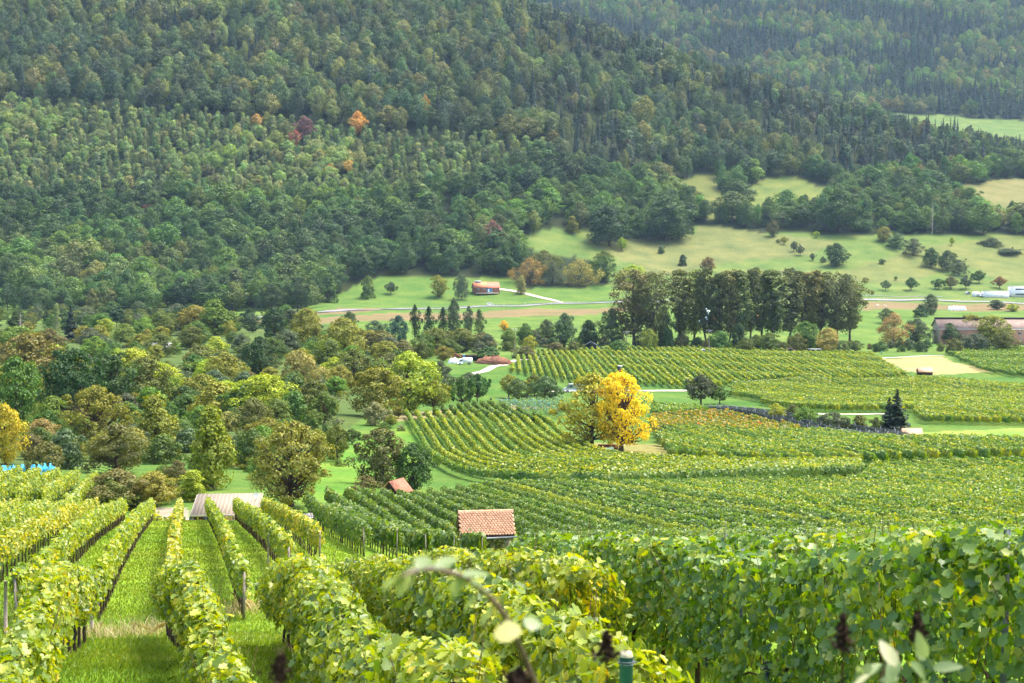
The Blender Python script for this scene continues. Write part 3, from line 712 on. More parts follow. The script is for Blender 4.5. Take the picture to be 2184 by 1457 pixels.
# pasture and barn trees
for a in [
    ('round', 934, 634, 588, 42, 'yolive', 'round tree with yellowing top left of the red-roofed barn'), ('oak', 985, 640, 588, 34, 'gray', 'grey-green tree touching the left end of the barn'), ('upright', 1112, 628, 590, 26, 'gold', 'golden cone-shaped tree right of the barn'),
    ('apple', 834, 628, 602, 28, 'gray', 'small fruit tree alone on the barn meadow'), ('bush', 785, 636, 590, 46, 'olive', 'olive bush at the wood edge left of the barn meadow'), ('willow', 1130, 606, 550, 66, 'gold', 'pale gold pollard willow right of the barn'), ('willow', 1180, 606, 556, 50, 'gray', 'greyish pollard willow between the two golden ones'), ('willow', 1238, 608, 554, 76, 'gold', 'wide pale gold pollard willow'), ('round', 1290, 600, 548, 60, 'mid', 'green tree right of the pollard willows'), ('round', 1080, 588, 545, 50, 'dark', 'dark tree behind the pollard willows'), ('round', 1160, 585, 535, 60, 'olive', 'olive tree rising behind the pollard willows'), ('round', 1350, 606, 566, 60, 'lime', 'lime tree at the left end of the poplars'),
    ('round', 1783, 569, 520, 54, 'dark', 'dense dark round tree alone on the pasture'), ('round', 1510, 580, 549, 40, 'rust', 'rusty round tree above the poplars'), ('bush', 1456, 567, 544, 28, 'dark', 'small dark bush on the dry pasture'), ('apple', 1326, 536, 508, 30, 'lime', 'yellowish fruit tree on the upper pasture'), ('bush', 1410, 541, 524, 24, 'gray', 'small grey bush on the dry pasture'), ('upright', 1220, 498, 462, 32, 'yolive', 'small tree alone at the upper wood edge'),
    ('apple', 1672, 522, 506, 18, 'yolive', 'tiny yellowish tree on the upper pasture'), ('apple', 1693, 538, 516, 20, 'gray', 'tiny grey tree left of the dense dark tree'), ('apple', 1707, 545, 524, 18, 'gray', 'tiny grey tree close to the dense dark one'), ('apple', 1732, 556, 540, 14, 'gray', 'smallest tree left of the dense dark one'), ('apple', 1741, 508, 494, 18, 'lime', 'tiny lime tree near the pasture top'), ('round', 1650, 505, 472, 30, 'brown', 'brown tree at the lower wood edge'),
    ('apple', 1889, 620, 598, 22, 'gray', 'leftmost small tree in the line above the road'), ('apple', 1943, 620, 593, 36, 'deep', 'dark fruit tree above the road'), ('apple', 2002, 618, 596, 34, 'deep', 'flat fruit tree above the road'), ('apple', 2028, 616, 590, 38, 'brown', 'brownish fruit tree beside the flat one'), ('apple', 2060, 617, 588, 32, 'gray', 'grey fruit tree above the white container'), ('apple', 2088, 605, 578, 38, 'deep', 'fruit tree higher up beside the white building'), ('apple', 2132, 615, 590, 34, 'rust', 'rusty fruit tree behind the white building'),
    ('round', 1885, 515, 484, 40, 'yolive', 'yellowish tree at the top of the tree belt'), ('oak', 1912, 530, 498, 50, 'gray', 'grey tree second in the tree belt'), ('oak', 1948, 545, 510, 46, 'gray', 'grey tree in the middle of the tree belt'), ('oak', 1985, 570, 530, 46, 'deep', 'dark tree low in the tree belt'), ('oak', 2020, 578, 536, 50, 'deep', 'dark tree lower in the tree belt'), ('oak', 2045, 588, 555, 40, 'gray', 'last grey tree of the tree belt'), ('apple', 2030, 524, 506, 14, 'lime', 'single lime tree right of the tree belt'), ('bush', 2115, 525, 508, 60, 'gray', 'low bramble patch on the right pasture'), ('bush', 2150, 540, 530, 90, 'gray', 'long low bramble strip near the right edge'), ('bush', 1690, 585, 572, 20, 'gray', 'small grey bush above the poplars'), ('bush', 1755, 560, 548, 18, 'gray', 'small bush left of the dense dark round tree'),
]:
    tree(*a, G_PAST, ymin=700)
# filler bushes on the left slope and in hedges
def filler(poly, n, h, tints, lab, group, ymin=120, kinds=('bush', 'bush', 'round', 'oak'), gap=12):
    pts = []; tries = 0
    us = [p[0] for p in poly]; vs = [p[1] for p in poly]
    while len(pts) < n and tries < 9000:
        tries += 1
        u, v = rnd.uniform(min(us), max(us)), rnd.uniform(min(vs), max(vs))
        if not inpoly([u], [v], poly)[0]: continue
        P = at(u, v, ymin)
        s = gap * (P.y / 250)
        if any((P - q).length < s * .35 for q in pts): continue
        pts.append(P)
        k = rnd.choice(kinds); ti = rnd.choice(tints); hh = rnd.uniform(*h)
        tree_at(k, P - Vector((0, 0, .15)), hh * (.75 if k == 'bush' else 1.0), hh * rnd.uniform(.95, 1.5), ti, f'{WORD[ti]} {"bush" if k == "bush" else "small tree"} {lab}', group)
filler([(-40, 700), (300, 690), (700, 700), (870, 770), (840, 860), (640, 900), (430, 900), (-40, 860)], 190, (4.0, 9.5), ['olive', 'yolive', 'mid', 'deep', 'brown', 'gray', 'bright', 'lime', 'yolive', 'mid'], 'in the thicket between cabin and bright green tree', 'thicket on the left slope', 250, gap=9)
filler([(60, 880), (430, 880), (680, 860), (640, 960), (560, 1000), (420, 1000), (200, 985), (60, 990)], 80, (2.6, 5.2), ['olive', 'yolive', 'mid', 'gray', 'brown', 'bright', 'gold'], 'on the overgrown slope above the flat-roofed shed', 'shrubs on the overgrown slope', 130, gap=7)
filler([(200, 1030), (420, 1010), (460, 1040), (380, 1078), (210, 1095)], 14, (1.4, 2.8), ['olive', 'brown', 'yolive', 'mid', 'olive'], 'beside the flat-roofed shed', 'shrubs around the shed', 106)
filler([(-40, 660), (500, 690), (640, 690), (640, 715), (-40, 705)], 60, (6, 11), ['deep', 'gray', 'mid', 'olive', 'dark'], 'along the hidden road on the left', 'trees along the hidden road', 600, ('round', 'oak', 'upright'), 16)
filler([(1560, 520), (1880, 510), (2184, 520), (2184, 590), (1900, 600), (1700, 575)], 22, (1.5, 4.0), ['gray', 'deep', 'olive', 'mid'], 'on the right pasture', 'shrubs on the right pasture', 1000, ('bush', 'apple', 'round'), 30)
filler([(1160, 744), (1500, 744), (1500, 738), (1160, 736)], 22, (4, 8), ['deep', 'gray', 'mid', 'olive', 'dark', 'brown'], 'behind the top of the vineyard', 'hedge trees behind the vineyard', 640, ('bush', 'round'), 8)
filler([(1480, 752), (1800, 752), (2110, 748), (2110, 738), (1500, 742)], 40, (3, 6), ['deep', 'gray', 'mid', 'olive', 'brown'], 'in the hedge below the poplars and long barn', 'hedge bushes below the poplars', 600, ('bush', 'bush', 'round'), 6)
filler([(700, 735), (1160, 730), (1150, 745), (900, 770), (720, 760)], 34, (4, 8), ['deep', 'gray', 'mid', 'olive', 'brown'], 'in the valley band below the alders', 'thicket below the alders', 480, ('bush', 'round', 'oak'), 9)
filler([(1040, 505), (1110, 508), (1130, 545), (1290, 566), (1310, 600), (1110, 604), (1080, 592)], 26, (7, 13), ['deep', 'gray', 'mid', 'olive', 'yolive', 'brown'], 'around the pollard willows', 'trees around the pollard willows', 900, ('round', 'oak', 'upright'), 22)
filler([(400, 960), (560, 960), (600, 1000), (420, 1020)], 16, (1.8, 3.0), ['bright', 'lime', 'yolive'], 'below the tall yellow-green tree', 'shrubs on the overgrown slope', 130, ('bush',), 6)
filler([(640, 885), (860, 885), (880, 930), (760, 950), (650, 950)], 16, (1.6, 3.4), ['olive', 'pale', 'mid', 'yolive'], 'on the orchard grass left of the vine corner', 'shrubs on the orchard grass', 200, ('bush', 'apple'), 14)
filler([(430, 985), (740, 960), (760, 1010), (560, 1040), (440, 1030)], 18, (1.4, 3.0), ['olive', 'bright', 'mid', 'yolive'], 'around the foot of the half-bare walnut', 'shrubs around the half-bare walnut', 130, ('bush', 'bush', 'round'), 8)

# ---------------------------------------------------------------- vine rows
VT = []
for s_ in range(3):
    g_ = np.random.default_rng(50 + s_)
    mb = MB(); z_ = np.linspace(-.05, .8, 7)
    P_ = np.stack([np.cumsum(g_.normal(0, .022, 7)), np.cumsum(g_.normal(0, .022, 7)), z_], 1); P_[:, :2] -= P_[0, :2]
    mb.tube(P_, [.04, .034, .03, .03, .026, .03, .02], 6)
    for sgn in (-1, 1):
        mb.tube([P_[-2], P_[-2] + [.02, sgn * .2, .12], P_[-2] + [.03, sgn * .45, .14]], [.018, .014, .008], 4)
    VT.append(mb.build('trunk', M_VTRUNK, None, True, False).data)
mb = MB(); mb.box((0, 0, .95), (.055, .055, 2.0)); mb.box((0, 0, 1.955), (.045, .045, .012)); POST_W = mb.build('post', M_POST, None, False, False).data
mb = MB(); mb.box((0, 0, 1.0), (.045, .006, 2.1)); mb.box((-.02, .018, 1.0), (.005, .03, 2.1)); mb.box((.02, .018, 1.0), (.005, .03, 2.1)); POST_S = mb.build('post', M_STEEL, None, False, False).data
M_GRAPE = mat_flat('blue_grapes', (.025, .025, .06), .5, .3, 30, .4)
M_CANE = mat_flat('vine_cane', (.12, .075, .035), .8, .4, 10, .2)
def ordn(n):
    w = 'first second third fourth fifth sixth seventh eighth ninth tenth eleventh twelfth'.split()
    if n <= 12: return w[n - 1]
    return f"{n}{'th' if 10 < n % 100 < 14 else {1: 'st', 2: 'nd', 3: 'rd'}.get(n % 10, 'th')}"
NROWS = 0
def vine_row(pts, h=1.9, pal='green', label='', group=None, trunks=False, post=None, h0=.6, dens=1.0, wid=.32, name='vine_row', grapes=0):
    """one trellised row of vines along the ground polyline pts"""
    global NROWS
    NROWS += 1
    g = np.random.default_rng(NROWS * 13 + 5)
    P, q = densify(np.asarray(pts, float)[:, :2], .5)
    L = q[-1]
    if L < 2: return
    Zg = ground(P[:, 0], P[:, 1])
    yc = P[:, 1].mean(); ymin = P[:, 1].min()
    lod = [(30, 720, .088, 'vine'), (48, 430, .1, 'leaf'), (80, 260, .12, 'leaf'), (140, 100, .21, 'kite'), (190, 58, .27, 'kite'), (260, 38, .33, 'kite'), (400, 22, .42, 'kite'), (9999, 13, .55, 'kite')]
    _, n_, s_, tp = [l for l in lod if ymin * .6 + yc * .4 < l[0]][0]
    o0 = np.array([P[0, 0], P[0, 1], float(Zg[0])])
    e = empty(name, label, 'vine row', o0, 0, group)
    n = int(L * n_ * dens)
    s = g.uniform(0, L, n)
    # vigour along the row: bulges, thin places, tall shoots
    ph = g.uniform(0, 6, 4)
    vig = lambda s: .5 * np.sin(s * 1.9 + ph[0]) + .35 * np.sin(s * 4.3 + ph[1]) + .3 * np.sin(s * .6 + ph[2])
    hv = h + (.06 if yc < 33 else .1) * vig(s); lo = h0 + .12 * np.sin(s * 2.7 + ph[3])
    r = g.uniform(0, 1, n)
    top = r < .26
    w = wid * (1 + .28 * vig(s + 2)) * g.uniform(.55, 1.12, n)
    side = np.where(g.uniform(size=n) < .5, -1, 1)
    t = g.uniform(0, 1, n) ** .85
    zz = lo + (hv - lo) * t
    wl = w * (.55 + .75 * np.sin(np.clip(t, 0, 1) * math.pi * .85 + .25))
    lat = np.where(top, g.uniform(-1, 1, n) * w * .9, side * wl)
    zz = np.where(top, hv - np.abs(lat) * .35 + np.where(g.uniform(size=n) < .18, g.uniform(0, .13 if yc < 33 else .2, n), g.uniform(-.12, .06, n)), zz)
    idx = np.interp(s, q, np.arange(len(q)))
    cx = np.interp(idx, np.arange(len(q)), P[:, 0]); cy = np.interp(idx, np.arange(len(q)), P[:, 1])
    T = np.gradient(P, axis=0); T /= np.linalg.norm(T, axis=1, keepdims=True) + 1e-9
    tx = np.interp(s, q, T[:, 0]); ty = np.interp(s, q, T[:, 1])
    nx, ny = ty, -tx
    X = cx + nx * lat + g.normal(0, .04, n); Y = cy + ny * lat + g.normal(0, .04, n)
    Z = ground(cx, cy) + zz
    sg = np.sign(lat)
    N = np.stack([nx * sg * np.where(top, .35, 1), ny * sg * np.where(top, .35, 1), np.where(top, 1.0, .38)], 1) + g.normal(0, .42, (n, 3))
    mbf = MB()
    ylow = (t < .42) & ~top & (g.uniform(size=n) < .5 * np.clip(np.sin(s * .8 + ph[1]) + .6, 0, 1)) if pal in ('lime', 'yellow') and tp != 'kite' else np.zeros(n, bool)
    sz = s_ * g.uniform(.5, 1.4, n)
    for k_, mi in ((~ylow, 0), (ylow, 1)):
        if k_.any(): mbf.add(*leaves((np.stack([X, Y, Z], 1) - o0)[k_], N[k_], sz[k_], tp, g), mi)
    if tp == 'kite' and pal not in ('netted', 'bluish'):       # the inner, shaded leaf wall of distant rows
        m = len(P); hw = wid * .5
        Nn = np.stack([T[:, 1], -T[:, 0]], 1)
        vv = vig(q)
        prof = [(-hw, h0 + .12), (-hw * 1.1, (h0 + h) / 2), (-hw * .6, h - .16), (hw * .6, h - .16), (hw * 1.1, (h0 + h) / 2), (hw, h0 + .12)]
        VV = np.stack([np.concatenate([P + Nn * a * (1 + .25 * vv[:, None]), (Zg + b_ + .08 * vv)[:, None]], 1) for a, b_ in prof], 1) - o0
        i = np.arange(m - 1)[:, None] * 6 + np.arange(5)[None]
        mbf.add(VV.reshape(-1, 3), np.stack([i, i + 1, i + 7, i + 6], -1).reshape(-1, 4))
    if tp in ('vine', 'leaf') and yc < 60:
        k = int(L * 6); ss = g.uniform(0, L, k); mbc = MB()
        for s1 in ss:
            a = np.array([np.interp(s1, q, P[:, 0]), np.interp(s1, q, P[:, 1]), 0]); a[2] = float(ground(a[0], a[1])) + .75
            a[:2] += g.normal(0, .05, 2)
            hh = h - .75 + g.uniform(-.5, .3)
            dv = g.normal(0, .14, 3)
            mbc.tube(np.array([a, a + [dv[0], dv[1], hh * .5], a + [dv[0] * 1.6, dv[1] * 1.6 + dv[2], hh]]) - o0, [.006, .005, .003], 3, cap=False)
        mbc.build('cane', M_CANE, e)['kind'] = 'stuff'
    mbf.build('foliage', [VG[pal], VG['yellow']], e)
    if trunks:
        k = min(98, int(L / 1.15))
        for s1 in np.linspace(.3, L - .3, k):
            x, y = np.interp(s1, q, P[:, 0]), np.interp(s1, q, P[:, 1])
            o = obj('trunk', VT[rnd.randint(0, 2)], e); o.location = Vector((x, y, float(ground(x, y)))) - Vector(o0)
            o.rotation_euler = (0, 0, math.atan2(-np.interp(s1, q, T[:, 0]), np.interp(s1, q, T[:, 1])) + rnd.uniform(-.3, .3)); o.scale = (1, 1, rnd.uniform(.85, 1.1))
    if post is not None:
        for s1 in np.arange(.05 if post is POST_W else 2.6, L, 5.2)[:95]:
            x, y = np.interp(s1, q, P[:, 0]), np.interp(s1, q, P[:, 1])
            o = obj('post', post, e); o.location = Vector((x, y, float(ground(x, y)))) - Vector(o0); o.rotation_euler = (rnd.uniform(-.04, .04), rnd.uniform(-.04, .04), 1.5)
            o.scale = (1, 1, (h * rnd.uniform(.9, 1.04)) / 2.0)
    for k in range(grapes):
        s1 = L * (.1 + .85 * (k + g.uniform(.2, .8)) / grapes); x, y = np.interp(s1, q, P[:, 0]), np.interp(s1, q, P[:, 1]); mb = MB(); off = g.choice([-1, -1, 1]) * wid * .95
        zc = g.uniform(.75, 1.1)
        for _ in range(34):
            tt = g.uniform(0, 1); c = np.array([x + off, y, float(ground(x, y)) + zc - tt * .16]) + g.normal(0, .022, 3) * (1.15 - tt) - o0
            mb.tube([c + [0, 0, .008 * a] for a in (-1, -.6, 0, .6, 1)], [.002, .0068, .0085, .0068, .002], 6)
        mb.build('grape_cluster', M_GRAPE, e, True)
    return e
def line(L, u0, ya, yb):
    """row running down the slope towards the photograph's column u0, L metres beside the camera"""
    k = (u0 - 1092) / FPX
    return [(L + k * y, y) for y in np.linspace(ya, yb, 8)]
def block(poly, u0, spacing, pal, lab, group, ymin=9, step=1.0, phase=0.0, minlen=4, share=False, first=1, **kw):
    pw = [tuple(at(*p, ymin)[:2]) if len(p) == 2 else tuple(col(p[0], p[2])[:2]) for p in poly]
    d = np.array([(u0 - 1092) / FPX, 1.0]); d /= np.linalg.norm(d); nn = np.array([d[1], -d[0]])
    A = np.array(pw); a = A @ nn; b = A @ d
    c = first
    for off in np.arange(a.min() + spacing * (.5 + phase), a.max(), spacing):
        t = np.arange(b.min(), b.max(), step)
        Q = nn[None] * off + d[None] * t[:, None]
        ins = inpoly(Q[:, 0], Q[:, 1], pw) & ~((np.abs(Q[:, 0] - HUT.x) < 2.3) & (Q[:, 1] > HUT.y - 12) & (Q[:, 1] < HUT.y + 2.2))
        e = np.diff(np.concatenate([[0], ins.astype(int), [0]])); st, en = np.nonzero(e == 1)[0], np.nonzero(e == -1)[0]
        for i, j in zip(st, en):
            if (j - i) * step < minlen: continue
            k2 = dict(kw)
            if 'trunks' in kw and callable(kw['trunks']): k2['trunks'] = kw['trunks'](c)
            if callable(pal): p_ = pal(c)
            else: p_ = pal
            vine_row(Q[i:j], pal=p_, label=lab if share else lab.replace('#', ordn(c)), group=group, **k2)
            c += 1
    return c
def loft(c0, c1, n, pal, lab, group, ymin=9, **kw):
    A0, A1 = [densify(smooth_poly([list(at(*p, ymin)[:2]) for p in c], 2), .5)[0] for c in (c0, c1)]
    m = 60
    rs = lambda A: np.stack([np.interp(np.linspace(0, 1, m), np.linspace(0, 1, len(A)), A[:, k]) for k in (0, 1)], 1)
    A0, A1 = rs(A0), rs(A1)
    for i in range(n):
        t = i / (n - 1)
        vine_row(A0 * (1 - t) + A1 * t, pal=pal(i) if callable(pal) else pal, label=lab.replace('#', ordn(i + 1)), group=group, **kw)
VR = 395
HUT = col(1036, 100)
G_NEAR, G_LEFT = 'large foreground vine rows', 'vine rows on the left grass slope'
vine_row([((u - 1092) / FPX * y, y) for u, y in [(165, 30), (105, 24), (45, 18), (-50, 14)]], 1.45, 'lime', 'foreground vine row at the bottom left corner with yellow lower leaves', G_NEAR, True, POST_W, wid=.19)
vine_row([((u - 1092) / FPX * y, y) for u, y in [(345, 33), (372, 26), (425, 19), (505, 13.5), (600, 10.5)]], 1.45, 'lime', 'foreground vine row just right of the bottom left grass lane', G_NEAR, True, POST_W, wid=.18)
vine_row(line(1.78, VR, 10.2, 29.5), 1.55, 'lime', 'foreground vine row whose gnarled end trunks stand beside the grass', G_NEAR, True, POST_S)
vine_row(line(3.05, VR, 10.4, 30), 1.5, 'lime', 'foreground vine row ending in tall yellow shoots by the green tube', G_NEAR, True, POST_S)
vine_row(line(4.4, VR, 17, 29), 1.6, 'lime', 'foreground vine row tucked behind the one with tall yellow shoots', G_NEAR, False, POST_S)
vine_row(line(5.6, VR, 8, 26), 1.82, 'green', 'long dark-leaved foreground vine row filling the lower right', G_NEAR, True, POST_S, grapes=9)
vine_row(line(7.5, VR, 9, 31), 1.8, 'green', 'foreground vine row showing just above the long dark-leaved one', G_NEAR, False, POST_S)
vine_row(line(9.4, VR, 11, 36), 1.62, 'green', 'third row of large vines behind the long dark-leaved one', G_NEAR, False, None)
for k in range(-9, 4):
    Lk = -.42 + 1.8 * k
    y0 = {1: 38, 2: 48, 3: 58}.get(k, 36 + (2 if k % 2 else 0))
    vine_row(line(Lk, 390, y0, 101 if k > -4 else 104), 1.3, 'lime' if k % 3 else 'yellow', f'{ordn(k + 10)} yellow-green vine row from the left edge on the grass slope', G_LEFT, True, POST_W, wid=.1, dens=.8)
for k in range(-13, -3):
    vine_row(line(-.6 + 1.8 * k - 1.0, VR, 110, 148), 1.75, 'lime', f'{ordn(k + 14)} short vine row from the left edge beyond the grass slope', 'short vine rows below the blue netting', k > -8, None, wid=.2)
G_HUT = 'dark green vine rows around the tiled hut'
block([(655, 1075, 127), (800, 0, 138), (930, 0, 152), (1050, 0, 166), (1150, 0, 172), (1300, 0, 172), (1840, 0, 178), (1850, 0, 206), (2300, 0, 214), (2300, 0, 46), (1700, 0, 50), (1400, 0, 62), (1250, 0, 80), (1100, 0, 86), (880, 0, 76), (745, 0, 68), (700, 0, 80)], 380, 1.9,
      lambda c: 'dark' if c < 15 or (c < 26 and c % 2) else ('green' if c % 3 else 'lime'), '# vine row across the slope counted rightwards from the pale concrete drive', G_HUT, trunks=lambda c: c < 12, post=POST_W, wid=.26, h=1.55)
loft([(865, 890), (898, 945), (925, 990), (985, 1026), (1150, 1039), (1400, 1036), (1840, 1017)], [(1165, 908), (1205, 945), (1262, 975), (1335, 989), (1420, 994), (1560, 999), (1835, 1000)], 14, lambda i: 'green' if i in (0, 7) else 'lime', '# curving yellow-green vine row above the long straight hedge-like row', 'curving vine rows below the yellow trees', ymin=120, post=None, wid=.25, h=1.6)
block([(900, 889), (1040, 872), (1165, 905), (1165, 912), (960, 893)], 760, 1.9, 'dark', '# dark vine row at the top of the curving rows', 'short dark rows at the top of the curving rows', ymin=200)
block([(1395, 940), (1440, 925), (1650, 935), (1760, 930), (1900, 952), (2300, 955), (2300, 985), (1845, 1000), (1560, 996), (1430, 985)], 380, 1.9, lambda c: 'green' if c % 3 else 'lime', '# mixed green vine row between the netting and the hedge-like row', 'mixed vine rows below the black netting', ymin=150)
block([(1385, 900), (1520, 890), (1720, 928), (1640, 938), (1440, 926), (1395, 944)], 380, 1.9, 'orange', '# orange-tinged vine row right of the golden walnut', 'orange-tinged vine rows right of the golden walnut', ymin=150)
block([(1390, 872), (1500, 880), (1510, 889), (1385, 900)], 380, 1.9, 'green', '# green vine row between golden walnut and dark apple tree', 'green rows above the orange ones', ymin=150)
block([(1055, 868), (1200, 858), (1215, 893), (1190, 900), (1110, 884)], 760, 1.9, 'bluish', '# blue-netted vine row left of the yellow trees', 'blue-netted vine rows', ymin=200, post=POST_S, dens=.45)
block([(1112, 752), (1300, 748), (1440, 744), (1700, 752), (1862, 760), (1935, 808), (1700, 812), (1560, 826), (1500, 835), (1400, 826), (1330, 826), (1130, 806), (1086, 796)], 1085, 2.15, lambda c: 'lime' if c % 3 else 'green', 'thin yellow-green row of the far vineyard crossed by the gravel track', 'far vineyard rows crossed by the gravel track', ymin=380, share=True, dens=1.1)
block([(2012, 754), (2250, 750), (2300, 830), (2184, 808), (2105, 797)], 900, 2.2, 'green', 'dark green row of the vineyard at the right edge below the barn', 'rows at the right edge below the long barn', ymin=380, share=True)
block([(1560, 830), (1700, 815), (1930, 812), (2060, 818), (2184, 830), (2300, 836), (2300, 905), (1960, 908), (1945, 882), (1700, 878), (1560, 850)], 500, 2.1, lambda c: 'green' if c % 3 == 0 else 'lime', 'yellow-green row of the wide vineyard behind the spruce', 'vineyard rows behind the spruce', ymin=260, share=True)
vine_row([tuple(at(u, v, 260)[:2]) for u, v in [(1560, 826), (1700, 820), (1930, 822), (2060, 832), (2184, 845)]], 2.0, 'dark', 'dark hedge-like vine row crossing the far right vineyard', None)
block([(188, 724), (280, 719), (288, 730), (262, 745), (188, 747)], 2600, 2.2, 'dark', '# short dark row of the tiny vineyard left of the white-roofed cabin', 'tiny vineyard left of the cabin', ymin=400)
# netted rows
M_NET = mat_flat('black_net', (.03, .032, .036), .8, .3, 6, .2)
def net_row(P, label, group, mat, h=1.8):
    P, q = densify(np.asarray(P, float), 2.0); Zg = ground(P[:, 0], P[:, 1])
    o0 = np.array([P[0, 0], P[0, 1], Zg[0]])
    e = empty('netted_vine_row', label, 'vine row', o0, 0, group)
    T = np.gradient(P, axis=0); T /= np.linalg.norm(T, axis=1, keepdims=True); Nn = np.stack([T[:, 1], -T[:, 0]], 1)
    mb = MB(); g = np.random.default_rng(int(abs(P[0, 0]) * 10))
    for sgn in (-1, 1):            # two hanging curtains of net with mesh gaps
        for zb in np.arange(.25, h, .17):
            wv = .34 - .12 * (zb / h) + .03 * np.sin(q * 1.7 + zb * 9)
            A = np.concatenate([P + Nn * sgn * wv[:, None], (Zg + zb + .03 * np.sin(q * 2.3))[:, None]], 1) - o0
            mb.tube(A, .042, 4, cap=False)
    mb.build('net', mat, e)
    mbf = MB(); n = int(q[-1] * 26); s = g.uniform(0, q[-1], n)
    X = np.interp(s, q, P[:, 0]) + g.normal(0, .14, n); Y = np.interp(s, q, P[:, 1]) + g.normal(0, .14, n)
    mbf.add(*leaves(np.stack([X, Y, ground(X, Y) + g.uniform(.6, 1.85, n)], 1) - o0, g.normal(size=(n, 3)), .3, 'kite', g))
    mbf.build('foliage', VG['netted'], e)
    for s1 in np.arange(0, q[-1], 4.5):
        x, y = np.interp(s1, q, P[:, 0]), np.interp(s1, q, P[:, 1])
        o = obj('post', POST_S, e); o.location = Vector((x, y, float(ground(x, y)))) - Vector(o0); o.scale = (2.0, 2.0, 1.1)
for i in range(4):
    a = at(1500 + i * 14, 884 - i * .5, 150); b = at(1950 - i * 8, 958 - i * 6, 150); m_ = at(1700 + i * 10, 922 - i * 4.5, 150)
    net_row(smooth_poly([a[:2], m_[:2], b[:2]], 2), f'{ordn(i + 1)} row of vines wrapped in black netting, from the front', 'vines wrapped in black netting', M_NET)

